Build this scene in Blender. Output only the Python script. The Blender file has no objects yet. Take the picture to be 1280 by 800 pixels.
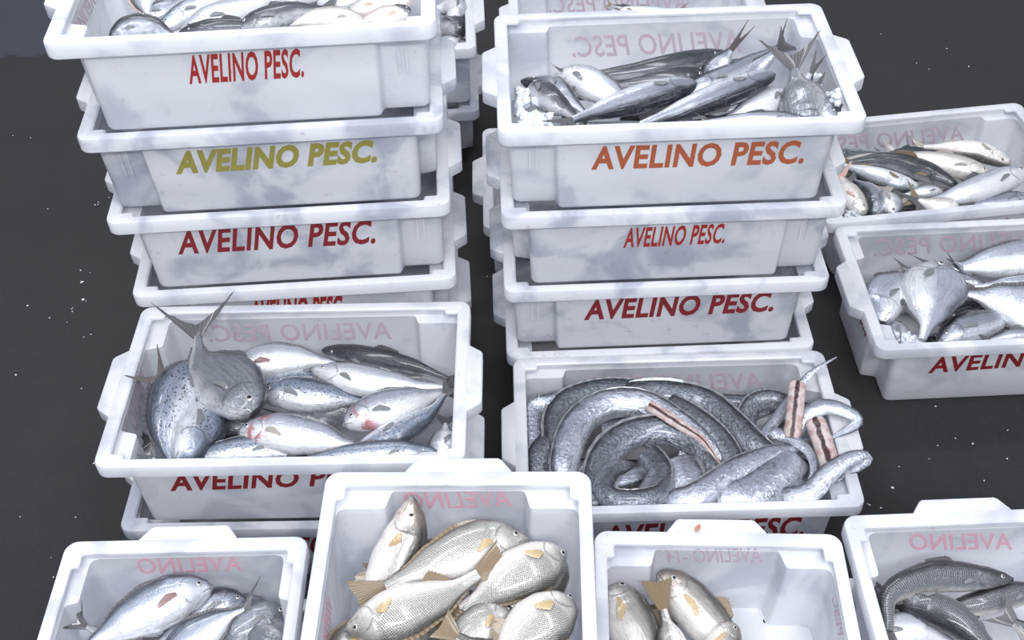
import bpy, bmesh, math, random
from mathutils import Vector, Matrix
from math import sin, cos, pi, radians

# ------------------------------------------------------------------ camera, light, exposure
SC = bpy.context.scene
COL = SC.collection
FOC, PITCH, ROLL, CAMH = 1447.3934, 0.7903018, -0.0335794, 1.8228052      # px at 1280 wide
EYE = Vector((0, 0, CAMH))
FW = Vector((0, cos(PITCH), -sin(PITCH)))
UP0 = Vector((0, sin(PITCH), cos(PITCH)))
RT0 = Vector((1, 0, 0))
RT = RT0 * cos(ROLL) + UP0 * sin(ROLL)
UP = UP0 * cos(ROLL) - RT0 * sin(ROLL)
cam = bpy.data.objects.new('camera', bpy.data.cameras.new('camera'))
COL.objects.link(cam)
cam.matrix_world = Matrix(((RT.x, UP.x, -FW.x, 0), (RT.y, UP.y, -FW.y, 0), (RT.z, UP.z, -FW.z, CAMH), (0, 0, 0, 1)))
cam.data.sensor_width = 36
cam.data.lens = FOC * 36 / 1280
cam.data.clip_start = 0.02
SC.camera = cam

W_STRENGTH, LAMP_W = 0.60, 41.0
SC.view_settings.view_transform = 'Standard'
SC.view_settings.look = 'None'
SC.view_settings.exposure = 0.0
SC.view_settings.gamma = 1.0
SC.view_settings.use_curve_mapping = False
world = bpy.data.worlds.new('hall_light')
SC.world = world
world.use_nodes = True
bg = world.node_tree.nodes['Background']
bg.inputs[0].default_value = (0.86, 0.90, 1.0, 1)
bg.inputs[1].default_value = W_STRENGTH


def lamp(loc, aim, sx, sy, watts, col=(0.95, 0.97, 1.0)):
    d = bpy.data.lights.new('ceiling_lamp', 'AREA')
    d.shape = 'RECTANGLE'; d.size = sx; d.size_y = sy; d.energy = watts; d.color = col
    o = bpy.data.objects.new('ceiling_lamp', d); COL.objects.link(o)
    o.location = loc
    o.rotation_euler = (Vector(aim) - Vector(loc)).to_track_quat('-Z', 'Y').to_euler()


# four long fluorescent fittings under the hall roof
lamp((-1.3, 0.5, 3.6), (-0.8, 1.3, 0), 0.35, 2.4, LAMP_W * 1.1)
lamp((1.0, 0.3, 3.6), (0.5, 1.3, 0), 0.35, 2.4, LAMP_W * 1.1)
lamp((-0.5, 3.4, 3.6), (-0.2, 2.2, 0), 2.4, 0.35, LAMP_W * 1.2)
lamp((0.1, -1.2, 3.2), (0.0, 1.2, 0.3), 2.4, 0.35, LAMP_W * 2.3)


# ------------------------------------------------------------------ material helpers
class G:
    def __init__(s, name):
        s.m = bpy.data.materials.new(name); s.m.use_nodes = True
        s.t = s.m.node_tree; s.p = s.t.nodes['Principled BSDF']; s.out = s.t.nodes['Material Output']

    def n(s, kind, **kw):
        x = s.t.nodes.new(kind)
        for k, v in kw.items():
            setattr(x, k, v)
        return x

    def put(s, sock, v):
        if isinstance(v, bpy.types.NodeSocket):
            s.t.links.new(v, sock)
        else:
            sock.default_value = v

    def math(s, op, a, b=0.0, c=None, clamp=False):
        x = s.n('ShaderNodeMath', operation=op); x.use_clamp = clamp
        s.put(x.inputs[0], a); s.put(x.inputs[1], b)
        if c is not None: s.put(x.inputs[2], c)
        return x.outputs[0]

    def smooth(s, v, a, b):          # 0 at a, 1 at b
        x = s.n('ShaderNodeMapRange', interpolation_type='SMOOTHSTEP')
        s.put(x.inputs[0], v); x.inputs[1].default_value = a; x.inputs[2].default_value = b
        return x.outputs[0]

    def mix(s, f, a, b):
        x = s.n('ShaderNodeMix', data_type='RGBA')
        s.put(x.inputs[0], f)
        for i, v in ((6, a), (7, b)):
            if isinstance(v, tuple): v = (*v[:3], 1)
            s.put(x.inputs[i], v)
        return x.outputs[2]

    def noise(s, vec, scale, detail=3.0, rough=0.55, dist=0.0):
        x = s.n('ShaderNodeTexNoise')
        s.put(x.inputs['Vector'], vec); x.inputs['Scale'].default_value = scale
        x.inputs['Detail'].default_value = detail; x.inputs['Roughness'].default_value = rough
        x.inputs['Distortion'].default_value = dist
        return x.outputs[0]

    def bump(s, h, strength, dist):
        x = s.n('ShaderNodeBump'); s.put(x.inputs['Height'], h)
        x.inputs['Strength'].default_value = strength; x.inputs['Distance'].default_value = dist
        s.t.links.new(x.outputs[0], s.p.inputs['Normal'])
        return x

    def set(s, **kw):
        for k, v in kw.items():
            if isinstance(v, tuple): v = (*v[:3], 1)
            s.put(s.p.inputs[k.replace('_', ' ')], v)


def plain(name, col, rough=0.5, metal=0.0, **kw):
    g = G(name); g.set(Base_Color=col, Roughness=rough, Metallic=metal, **kw)
    return g.m


def crate_mat(name, tint, stain_shadow, scuff):
    g = G(name)
    tc = g.n('ShaderNodeTexCoord'); oi = g.n('ShaderNodeObjectInfo')
    off = g.n('ShaderNodeVectorMath', operation='ADD')
    g.t.links.new(tc.outputs['Object'], off.inputs[0])
    sc = g.n('ShaderNodeVectorMath', operation='SCALE')
    cb = g.n('ShaderNodeCombineXYZ')
    for i in range(3): g.t.links.new(oi.outputs['Random'], cb.inputs[i])
    g.t.links.new(cb.outputs[0], sc.inputs[0]); sc.inputs['Scale'].default_value = 37.0
    g.t.links.new(sc.outputs[0], off.inputs[1])
    v = off.outputs[0]
    blot = g.smooth(g.noise(v, 9.0, 3, 0.55, 0.6), 0.47, 0.66)           # grey blotches: stains, and painted-in fish shadows seen through the walls
    fine = g.smooth(g.noise(v, 45.0, 4, 0.7), 0.60, 0.78)                # small scuffs
    c = g.mix(g.math('MULTIPLY', blot, stain_shadow), tint, (0.40, 0.44, 0.54))
    c = g.mix(g.math('MULTIPLY', fine, scuff), c, (0.30, 0.26, 0.24))
    g.set(Base_Color=c, Roughness=0.32)
    g.p.inputs['Specular IOR Level'].default_value = 0.45
    g.bump(g.noise(v, 60.0, 2), 0.06, 0.004)
    tr = g.n('ShaderNodeBsdfTranslucent'); g.put(tr.inputs[0], c)
    mx = g.n('ShaderNodeMixShader'); mx.inputs[0].default_value = 0.40
    g.t.links.new(g.p.outputs[0], mx.inputs[1]); g.t.links.new(tr.outputs[0], mx.inputs[2])
    g.t.links.new(mx.outputs[0], g.out.inputs[0])
    return g.m


def fish_mat(name, back, mid, belly, b0, b1, pattern=None, pscale=(50, 20), pcol=(0.05, 0.06, 0.07), pstr=0.6,
             metal=0.35, rough=0.27, mottle=0.35, head=None, blood=0.0, slant=0.0, bumps=0.35, gills=True, streak=(5, 26)):
    """skin by UV: U nose to tail, V belly to back"""
    g = G(name)
    uv = g.n('ShaderNodeUVMap'); sep = g.n('ShaderNodeSeparateXYZ')
    g.t.links.new(uv.outputs[0], sep.inputs[0])
    U, V = sep.outputs[0], sep.outputs[1]
    tc = g.n('ShaderNodeTexCoord'); ob = tc.outputs['Object']
    nz = g.noise(ob, 22.0, 4, 0.6)
    nf = g.noise(ob, 160.0, 3, 0.6)
    ms = g.n('ShaderNodeMapping'); g.t.links.new(uv.outputs[0], ms.inputs[0]); ms.inputs['Scale'].default_value = (streak[0], streak[1], 1)
    oi = g.n('ShaderNodeObjectInfo'); cb = g.n('ShaderNodeCombineXYZ')
    g.t.links.new(g.math('MULTIPLY', oi.outputs['Random'], 50.0), cb.inputs[0]); g.t.links.new(cb.outputs[0], ms.inputs['Location'])
    ns = g.noise(ms.outputs[0], 1.0, 4, 0.65, 0.8)
    Vn = g.math('ADD', V, g.math('MULTIPLY', g.math('SUBTRACT', nz, 0.5), 0.35))
    c = g.mix(g.smooth(Vn, b0 - 0.18, b0 + 0.12), belly, mid)
    c = g.mix(g.smooth(Vn, b1 - 0.10, b1 + 0.12), c, back)
    dark = tuple(x * 0.45 for x in mid)
    c = g.mix(g.math('MULTIPLY', g.smooth(g.math('ADD', g.math('MULTIPLY', nz, 0.5), g.math('MULTIPLY', nf, 0.5)), 0.5, 0.66), mottle), c, dark)
    c = g.mix(g.math('MULTIPLY', g.smooth(ns, 0.52, 0.68), 0.75 * mottle + 0.1), c, dark)
    c = g.mix(g.math('MULTIPLY', g.smooth(ns, 0.46, 0.34), 0.5), c, tuple(min(0.9, x * 1.35 + .02) for x in mid))
    if head:
        c = g.mix(g.math('MULTIPLY', g.smooth(U, 0.24, 0.10), 0.6), c, head)
        c = g.mix(g.math('MULTIPLY', g.smooth(U, 0.22, 0.12), g.math('MULTIPLY', g.smooth(Vn, 0.5, 0.85), 0.8)), c, tuple(x * 0.3 for x in head))
    c = g.mix(g.math('MULTIPLY', g.smooth(U, 0.055, 0.02), 0.55), c, tuple(x * 0.25 for x in mid))
    if head:
        c = g.mix(g.math('MULTIPLY', g.smooth(nf, 0.52, 0.64), g.math('MULTIPLY', g.smooth(U, 0.24, 0.16), 0.5)), c, tuple(x * 0.5 for x in head))
    h = nf
    if pattern:
        mp = g.n('ShaderNodeMapping'); g.t.links.new(uv.outputs[0], mp.inputs[0])
        mp.inputs['Scale'].default_value = (pscale[0], pscale[1], 1)
        mp.inputs['Rotation'].default_value = (0, 0, slant)
        vo = g.n('ShaderNodeTexVoronoi'); g.t.links.new(mp.outputs[0], vo.inputs['Vector'])
        vo.inputs['Scale'].default_value = 1.0
        vo.inputs['Randomness'].default_value = 0.85 if pattern == 'spots' else 0.12
        d = vo.outputs['Distance']
        if pattern == 'spots':
            k = g.smooth(d, 0.38, 0.26)
        else:
            k = g.smooth(d, 0.30, 0.52) if pattern == 'scales' else g.smooth(d, 0.44, 0.28)
        region = g.math('MULTIPLY', g.smooth(U, 0.20, 0.28), g.smooth(V, 0.12, 0.45))
        k = g.math('MULTIPLY', g.math('MULTIPLY', k, region), pstr)
        c = g.mix(k, c, pcol)
        h = g.math('SUBTRACT', nf, g.math('MULTIPLY', k, 0.8))
    # gill cover edge and mouth slit
    dv = g.math('SUBTRACT', V, 0.45)
    gu = g.math('ADD', g.math('SUBTRACT', U, 0.245), g.math('MULTIPLY', g.math('MULTIPLY', dv, dv), 0.55))
    gill = g.math('MULTIPLY', g.smooth(g.math('ABSOLUTE', gu), 0.012, 0.003), g.smooth(g.math('ABSOLUTE', dv), 0.36, 0.30))
    mo = g.math('ADD', g.math('SUBTRACT', V, 0.38), g.math('MULTIPLY', U, 1.1))
    mouth = g.math('MULTIPLY', g.smooth(g.math('ABSOLUTE', mo), 0.04, 0.015), g.smooth(U, 0.10, 0.08))
    if gills: c = g.mix(g.math('MULTIPLY', g.math('MAXIMUM', g.math('MULTIPLY', gill, 0.7), mouth), 0.65), c, (0.03, 0.025, 0.03))
    if blood:
        r = g.math('MULTIPLY', g.smooth(g.noise(ob, 34.0, 3, 0.6), 0.52, 0.64), g.smooth(U, 0.34, 0.20))
        c = g.mix(g.math('MULTIPLY', r, blood), c, (0.45, 0.05, 0.07))
    g.set(Base_Color=c, Metallic=metal, Roughness=g.math('ADD', rough, g.math('MULTIPLY', g.math('SUBTRACT', ns, 0.5), 0.45)))
    g.p.inputs['Coat Weight'].default_value = 0.6
    g.p.inputs['Coat Roughness'].default_value = 0.12
    g.bump(g.math('ADD', h, g.math('MULTIPLY', ns, 0.9)), bumps, 0.0022)
    return g.m


def fin_mat(name, c0, c1):
    g = G(name)
    uv = g.n('ShaderNodeUVMap'); sep = g.n('ShaderNodeSeparateXYZ'); g.t.links.new(uv.outputs[0], sep.inputs[0])
    ray = g.math('SINE', g.math('MULTIPLY', sep.outputs[1], 95.0))
    k = g.math('ADD', g.math('MULTIPLY', ray, 0.22), 0.5)
    c = g.mix(k, c0, c1)
    g.set(Base_Color=c, Roughness=0.35)
    g.p.inputs['Coat Weight'].default_value = 0.4
    g.bump(ray, 0.3, 0.001)
    return g.m


WHITE = crate_mat('white_plastic', (0.89, 0.90, 0.935), 0.35, 0.25)
GRUBBY_SHADOWED = crate_mat('stained_shadowed_white_plastic', (0.89, 0.90, 0.935), 0.62, 0.45)  # stronger scuffs, stains and painted-in fish shadows, mostly for stacked crates
INK_RED = plain('red_paint', (0.34, 0.022, 0.018), 0.5)
INK_DARK = plain('dark_red_paint', (0.22, 0.012, 0.018), 0.5)
INK_ORANGE = plain('rust_orange_paint', (0.40, 0.10, 0.04), 0.5)
INK_OLIVE = plain('olive_paint', (0.28, 0.25, 0.05), 0.5)
INK_PINK = plain('pink_show_through', (0.50, 0.40, 0.48), 0.9, 0.0, Specular_IOR_Level=0.0)
INK_ROSE = plain('rose_show_through', (0.66, 0.38, 0.46), 0.9, 0.0, Specular_IOR_Level=0.0)
HOLE = plain('black_drain_hole', (0.006, 0.007, 0.009), 0.9)
EYE_RING = plain('eye_silver', (0.62, 0.62, 0.60), 0.2, 0.5)
PUPIL = plain('eye_black', (0.004, 0.004, 0.005), 0.08)
FLESH = None


def flesh_mat():
    g = G('cut_fish_flesh'); tc = g.n('ShaderNodeTexCoord'); ob = tc.outputs['Object']
    uv = g.n('ShaderNodeUVMap'); sep = g.n('ShaderNodeSeparateXYZ'); g.t.links.new(uv.outputs[0], sep.inputs[0])
    c = g.mix(g.smooth(g.noise(ob, 60, 4), 0.4, 0.65), (0.58, 0.50, 0.48), (0.42, 0.28, 0.26))
    gro = g.smooth(g.math('ABSOLUTE', g.math('SUBTRACT', sep.outputs[1], g.math('ADD', 0.5, g.math('MULTIPLY', g.math('SUBTRACT', g.noise(ob, 50, 2), .5), .35)))), 0.17, 0.07)
    c = g.mix(gro, c, (0.05, 0.02, 0.02))
    g.set(Base_Color=c, Roughness=0.3); g.bump(g.noise(ob, 120, 3), 0.5, 0.003)
    return g.m


FLESH = flesh_mat()
ICE = plain('crushed_ice', (0.86, 0.90, 0.96), 0.18, 0.0, Transmission_Weight=0.25)
FM = {
    'flesh': FLESH,
    'amber': fish_mat('bluish_silver_skin', (0.035, 0.044, 0.062), (0.21, 0.245, 0.315), (0.72, 0.74, 0.78), 0.46, 0.78, 'spots', (46, 17), (0.035, 0.045, 0.065), 0.95, blood=0.0, mottle=0.45),
    'white': fish_mat('white_silver_skin', (0.10, 0.115, 0.14), (0.44, 0.46, 0.52), (0.80, 0.81, 0.84), 0.62, 0.90, None, mottle=0.22, blood=0.0),
    'bloody': fish_mat('white_silver_skin_with_red_gill', (0.09, 0.10, 0.125), (0.36, 0.38, 0.44), (0.78, 0.78, 0.81), 0.58, 0.84, 'spots', (60, 22), (0.10, 0.11, 0.14), 0.35, mottle=0.3, blood=0.75),
    'darkback': fish_mat('charcoal_back_skin', (0.022, 0.025, 0.032), (0.085, 0.092, 0.11), (0.55, 0.56, 0.60), 0.30, 0.56, None, mottle=0.5, metal=0.25),
    'steel': fish_mat('steel_grey_skin', (0.022, 0.026, 0.035), (0.25, 0.27, 0.32), (0.66, 0.69, 0.75), 0.34, 0.70, None, mottle=0.55, metal=0.45),
    'pomp': fish_mat('pewter_skin', (0.035, 0.039, 0.048), (0.19, 0.205, 0.235), (0.50, 0.51, 0.54), 0.24, 0.92, None, mottle=0.6, metal=0.4, bumps=0.5),
    'moon': fish_mat('bright_silver_skin', (0.07, 0.08, 0.10), (0.40, 0.43, 0.50), (0.80, 0.82, 0.86), 0.52, 0.90, None, mottle=0.5, metal=0.5),
    'tan': fish_mat('tan_white_skin', (0.10, 0.095, 0.09), (0.52, 0.48, 0.46), (0.85, 0.82, 0.80), 0.62, 0.86, None, mottle=0.35, metal=0.2),
    'croak': fish_mat('dotted_croaker_skin', (0.09, 0.085, 0.07), (0.42, 0.42, 0.40), (0.76, 0.72, 0.69), 0.46, 0.90, 'dots', (74, 31), (0.06, 0.058, 0.05), 0.8, metal=0.25, mottle=0.12, head=(0.42, 0.39, 0.38), slant=0.35),
    'croakd': fish_mat('grey_croaker_skin', (0.05, 0.05, 0.045), (0.17, 0.17, 0.165), (0.45, 0.43, 0.41), 0.22, 0.8, 'dots', (74, 31), (0.06, 0.06, 0.06), 0.8, metal=0.3, mottle=0.25, slant=0.35),
    'weak': fish_mat('pale_pinkish_skin', (0.06, 0.055, 0.05), (0.28, 0.265, 0.25), (0.76, 0.72, 0.70), 0.48, 0.76, None, metal=0.25, mottle=0.35, head=(0.42, 0.35, 0.30)),
    'lady': fish_mat('scaled_dark_skin', (0.034, 0.037, 0.042), (0.22, 0.23, 0.25), (0.62, 0.59, 0.54), 0.18, 0.76, 'scales', (75, 24), (0.02, 0.022, 0.028), 0.9, metal=0.45, mottle=0.2, head=(0.06, 0.064, 0.07)),
    'jack': fish_mat('blue_back_silver_skin', (0.035, 0.042, 0.058), (0.34, 0.38, 0.46), (0.82, 0.83, 0.87), 0.54, 0.76, 'scales', (60, 26), (0.13, 0.15, 0.19), 0.35, metal=0.4, mottle=0.3),
    'ribbon': fish_mat('mirror_ribbon_skin', (0.07, 0.078, 0.095), (0.42, 0.45, 0.52), (0.66, 0.70, 0.77), 0.45, 0.88, None, metal=0.75, rough=0.2, mottle=0.8, bumps=0.8, gills=False, streak=(20, 7)),
    'ribbond': fish_mat('dull_ribbon_skin', (0.03, 0.034, 0.044), (0.145, 0.16, 0.19), (0.36, 0.38, 0.44), 0.40, 0.84, None, metal=0.65, rough=0.24, mottle=0.9, bumps=0.9, gills=False, streak=(20, 7)),
}
FIN = {'grey': fin_mat('grey_fin', (0.035, 0.036, 0.042), (0.12, 0.12, 0.13)),
       'tan': fin_mat('tan_fin', (0.20, 0.175, 0.15), (0.46, 0.42, 0.38)),
       'gold': fin_mat('golden_fin', (0.30, 0.20, 0.09), (0.62, 0.48, 0.28)),
       'brown': fin_mat('brown_fin', (0.09, 0.06, 0.03), (0.26, 0.19, 0.11)),
       'pale': fin_mat('pale_fin', (0.45, 0.47, 0.50), (0.75, 0.77, 0.80)),
       'umber': fin_mat('umber_fin', (0.05, 0.042, 0.042), (0.15, 0.125, 0.12)),
       'ash': fin_mat('ash_fin', (0.10, 0.105, 0.115), (0.24, 0.25, 0.27)),
       'plum': fin_mat('dull_red_fin', (0.14, 0.06, 0.065), (0.34, 0.22, 0.22)),
       'pink': fin_mat('pinkish_fin', (0.42, 0.22, 0.18), (0.70, 0.50, 0.44))}


# ------------------------------------------------------------------ object helpers
def put_obj(name, bm, mats, parent=None, sharp=35, smooth=True):
    me = bpy.data.meshes.new(name)
    bm.normal_update()
    if smooth:
        a = radians(sharp)
        for f in bm.faces: f.smooth = True
        for e in bm.edges:
            if len(e.link_faces) == 2 and e.calc_face_angle(0) > a: e.smooth = False
    bm.to_mesh(me); bm.free()
    for m in (mats if isinstance(mats, (list, tuple)) else [mats]): me.materials.append(m)
    return link(name, me, parent)


def link(name, me, parent=None):
    o = bpy.data.objects.new(name, me); COL.objects.link(o)
    if parent is not None: o.parent = parent
    return o


def tag(o, label, cat, group=None, kind=None):
    o['label'] = label; o['category'] = cat
    if group: o['group'] = group
    if kind: o['kind'] = kind
    return o


def thing(name, loc, rz, label, cat, group=None):
    o = bpy.data.objects.new(name, None); COL.objects.link(o)
    o.empty_display_size = 0.05
    o.location = loc; o.rotation_euler = (0, 0, rz)
    return tag(o, label, cat, group)


def ray(px, py):
    a, b = px - 640, py - 400
    c, s = cos(ROLL), sin(ROLL)
    return FOC * FW + (c * a + s * b) * RT0 - (-s * a + c * b) * UP0


def at(px, py, z):                     # place on the horizontal plane of height z
    d = ray(px, py)
    return EYE + d * ((z - CAMH) / d.z)


# ------------------------------------------------------------------ the fish crate
CL, CW, CH, STEP = 0.60, 0.3689, 0.1785, 0.1775
WT = 0.004
SHOULDER = (0.0055, 0.0095)


def outline(hx, hy, dA, dB, ins=0.0):
    """plan of the crate body; +x end steps in on the long walls, -x end on the short wall"""
    P = [(hx, -(hy - dB)), (hx, hy - dB), (hx - 0.074, hy - dB), (hx - 0.080, hy),
         (-(hx - dA), hy), (-(hx - dA), hy - 0.066), (-hx, hy - 0.074), (-hx, -(hy - 0.074)),
         (-(hx - dA), -(hy - 0.066)), (-(hx - dA), -hy), (hx - 0.080, -hy), (hx - 0.074, -(hy - dB))]
    out = []
    n = len(P)
    rad = [0.014, 0.014, 0.005, 0.005, 0.014, 0.005, 0.005, 0.005, 0.005, 0.014, 0.005, 0.005]
    for i in range(n):
        p = Vector(P[i]); a = Vector(P[i - 1]) - p; b = Vector(P[(i + 1) % n]) - p
        ra = min(rad[i], a.length * 0.45); rb = min(rad[i], b.length * 0.45)
        A, B = p + a.normalized() * ra, p + b.normalized() * rb
        for k in range(4):
            t = k / 3
            out.append(A * (1 - t) ** 2 + p * 2 * t * (1 - t) + B * t * t)
    return out


def hxy(z):
    t = z / CH
    return 0.2790 + (0.2842 - 0.2790) * t, 0.1640 + (0.1722 - 0.1640) * t


def body_bm(holes=False):
    bm = bmesh.new()
    DA, DB = 0.030, 0.020
    rings = []

    def ring(z, off, dA, dB):
        hx, hy = hxy(z)
        rings.append([bm.verts.new((p.x, p.y, z)) for p in outline(hx - off, hy - off, dA, dB)])
    ring(0.0, 0.006, DA, DB)
    ring(0.002, 0.002, DA, DB)
    ring(0.007, 0.0, DA, DB)
    ring(CH * 0.5, 0.0, DA, DB)
    ring(CH - 0.0275, 0.0, DA, DB)
    ring(CH - 0.0265, 0.0, 0.0, 0.0)
    ring(CH - 0.003, 0.0, 0.0, 0.0)
    ring(CH - 0.003, WT, 0.0, 0.0)
    ring(CH - 0.0175, WT, 0.0, 0.0)
    ring(CH - 0.0195, WT + 0.001, DA - .001, DB - .001)
    ring(CH - 0.0225, WT, DA, DB)
    ring(0.020, WT, DA, DB)
    ring(0.008, WT + 0.003, DA, DB)
    ring(0.005, WT + 0.010, DA, DB)
    for a, b in zip(rings, rings[1:]):
        n = len(a)
        for i in range(n):
            j = (i + 1) % n
            bm.faces.new((a[i], a[j], b[j], b[i]))
    bm.faces.new(list(reversed(rings[0])))
    bm.faces.new(rings[-1])
    # pairs of stacking ribs beside the stepped corners
    for sy in (-1, 1):
        for x in (0.236, 0.248):
            vs = []
            for z in (CH - 0.105, CH - 0.020):
                hy = hxy(z)[1] - DB
                vs += [bm.verts.new((x + dx, sy * (hy + dy), z)) for dx, dy in ((-0.0022, -0.001), (0.0022, -0.001), (0.0022, 0.003), (-0.0022, 0.003))]
            for q in ((0, 1, 2, 3), (4, 5, 6, 7), (0, 1, 5, 4), (1, 2, 6, 5), (2, 3, 7, 6), (3, 0, 4, 7)):
                bm.faces.new([vs[i] for i in q])
    bmesh.ops.recalc_face_normals(bm, faces=bm.faces)
    return bm


def rrect(hx, hy, r, n=6):
    out = []
    for cx, cy, a0 in ((hx - r, -(hy - r), -pi / 2), (hx - r, hy - r, 0), (-(hx - r), hy - r, pi / 2), (-(hx - r), -(hy - r), pi)):
        for k in range(n + 1):
            a = a0 + pi / 2 * k / n
            out.append((cx + r * cos(a), cy + r * sin(a)))
    return out


def opening(grow):
    a, b = 0.3 - 0.0235 + grow, CW / 2 - 0.0185 + grow
    pa, pb = 0.3 - 0.046 + grow, CW / 2 - 0.0295 + grow
    P = [(a, -pb), (a, pb), (pa, pb), (pa, b), (-pa, b), (-pa, pb), (-a, pb), (-a, -pb), (-pa, -pb), (-pa, -b), (pa, -b), (pa, -pb)]
    out = []
    n = len(P)
    for i in range(n):
        p = Vector(P[i]); A = Vector(P[i - 1]) - p; B = Vector(P[(i + 1) % n]) - p
        r = 0.004
        A, B = p + A.normalized() * min(r, A.length * .45), p + B.normalized() * min(r, B.length * .45)
        for k in range(4):
            t = k / 3
            q = A * (1 - t) ** 2 + p * 2 * t * (1 - t) + B * t * t
            out.append((q.x, q.y))
    return out


def rim_bm():
    bm = bmesh.new()
    hx, hy = 0.3, CW / 2

    def loop(pts, z):
        return [bm.verts.new((x, y, z)) for x, y in pts]

    def bridge(a, b):
        n = len(a)
        for i in range(n):
            bm.faces.new((a[i], a[(i + 1) % n], b[(i + 1) % n], b[i]))

    def cap(a, b):
        es = []
        for l in (a, b):
            for i in range(len(l)):
                e = bm.edges.get((l[i], l[(i + 1) % len(l)])) or bm.edges.new((l[i], l[(i + 1) % len(l)]))
                es.append(e)
        bmesh.ops.triangle_fill(bm, use_beauty=True, edges=es)
    o1 = loop(rrect(hx - .0045, hy - .0045, .0165), CH)
    o2 = loop(rrect(hx - .0013, hy - .0013, .0197), CH - .0013)
    o3 = loop(rrect(hx, hy, .021), CH - .0045)
    o4 = loop(rrect(hx, hy, .021), CH - .0255)
    o5 = loop(rrect(hx - .0015, hy - .0015, .0195), CH - .0275)
    o6 = loop(rrect(hx - .006, hy - .006, .015), CH - .0275)
    o7 = loop(rrect(hx - .006, hy - .006, .015), CH - .007)
    for a, b in ((o1, o2), (o2, o3), (o3, o4), (o4, o5), (o5, o6), (o6, o7)): bridge(b, a)
    i1 = loop(opening(.0025), CH)
    i2 = loop(opening(0), CH - .0025)
    i3 = loop(opening(0), CH - .007)
    bridge(i1, i2); bridge(i2, i3)
    cap(o1, i1); cap(o7, i3)
    for sx in (-1, 1):                     # round moulding marks on the corner pads
        for sy in (-1, 1):
            c = Vector((sx * (hx - .021), sy * (hy - .016), CH - 0.0005))
            r1 = [bm.verts.new(c + Vector((.0068 * cos(t * pi / 8), .0068 * sin(t * pi / 8), 0))) for t in range(16)]
            r2 = [bm.verts.new(c + Vector((.0060 * cos(t * pi / 8), .0060 * sin(t * pi / 8), .0015))) for t in range(16)]
            bridge(r1, r2); bm.faces.new(r2)
    bmesh.ops.recalc_face_normals(bm, faces=bm.faces)
    return bm


def handle_bm(sx):
    bm = bmesh.new()
    x0, x1 = 0.2985, 0.3235
    P = [(x0, -.074), (x0 + .003, -.074), (x1 - .003, -.060), (x1, -.055), (x1, .055), (x1 - .003, .060), (x0 + .003, .074), (x0, .074)]
    rings = []
    for z, ins in ((CH - .0275, .001), (CH - .026, 0), (CH - .003, 0), (CH - .001, .0015), (CH - .0005, .003)):
        rings.append([bm.verts.new((sx * (x - (ins if x > x0 else 0)), y * (1 - ins * 8), z)) for x, y in P])
    for a, b in zip(rings, rings[1:]):
        for i in range(len(P)):
            j = (i + 1) % len(P)
            bm.faces.new((a[i], a[j], b[j], b[i]))
    bm.faces.new(rings[0]); bm.faces.new(rings[-1])
    bmesh.ops.recalc_face_normals(bm, faces=bm.faces)
    return bm


def mesh_of(bm, name, sharp=35):
    o = put_obj(name, bm, [], None, sharp); me = o.data
    bpy.data.objects.remove(o); return me


CRATE_ME = {}
for key, mm in (('w', WHITE), ('g', GRUBBY_SHADOWED)):
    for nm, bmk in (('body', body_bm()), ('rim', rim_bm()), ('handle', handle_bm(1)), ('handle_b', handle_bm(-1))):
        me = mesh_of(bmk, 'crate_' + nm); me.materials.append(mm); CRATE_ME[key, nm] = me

STACK = {   # x, y of the rim centre, turn; the crates of one stack share it
    'L': (-0.4071, 1.7393, 0.0366, 0), 'M': (-0.3776, 1.3295, -0.0222, 0),
    'R': (0.2860, 1.7098, 0.0054, 0), 'S': (0.2974, 1.3378, -0.0083, 0),
    'N': (1.0003, 1.7005, 0.0147, 0), 'N1': (0.963, 2.0985, 0.10, 0),
    'X': (0.244, 2.094, 0.0, 0), 'R0': (0.317, 2.470, 0.0, 0), 'LB': (-0.366, 2.525, 0.02, 0),
    'BM': (-0.0934, 0.6868, -0.0387, 1), 'BL': (-0.5066, 0.7121, -0.0127, 1),
    'BR1': (0.2802, 0.6923, -0.0570, 1), 'BR2': (0.6755, 0.715, 0.005, 1),
}
CR = {}


def crate(key, stack, level, flip, label, grubby_shadowed=False, dx=0.0, dy=0.0, da=0.0):
    x, y, a, endon = STACK[stack]
    z0 = level * STEP - CH if level > 1 else 0.0
    root = thing('fish_crate', (x + dx, y + dy, z0), a + da + (pi / 2 if endon else 0), label, 'crate', 'stacked white fish crates')
    m = 'g' if grubby_shadowed else 'w'
    for nm in ('body', 'rim', 'handle', 'handle_b'):
        o = link(nm.split('_')[0], CRATE_ME[m, nm], root)
        if flip: o.rotation_euler = (0, 0, pi)
    M = Matrix.Translation((x + dx, y + dy, z0)) @ Matrix.Rotation(a + da + (pi / 2 if endon else 0), 4, 'Z')
    CR[key] = {'root': root, 'M': M, 'I': M.inverted(), 'top': z0 + CH, 'z0': z0, 'flip': -1 if flip else 1}
    return root


def wall_hit(key, wall, px, py, inner):
    """where a sight line meets a crate wall; wall is 'x-','x+','y-','y+' in the crate's own frame"""
    c = CR[key]
    o = c['I'] @ EYE; d = c['I'].to_3x3() @ ray(px, py)
    ax = 0 if wall[0] == 'x' else 1; s = 1 if wall[1] == '+' else -1
    b0, b1 = (hxy(0)[ax], hxy(CH)[ax])
    if inner: b0 -= WT; b1 -= WT
    k = (b1 - b0) / CH                      # plane: s*p[ax] = b0 + k*z
    t = (b0 + k * o.z - s * o[ax]) / (s * d[ax] - k * d.z)
    p = o + d * t
    n = Vector((0, 0, -k)); n[ax] = s
    n.normalize()
    return p, (-n if inner else n)


FONT_CACHE = {}


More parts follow.
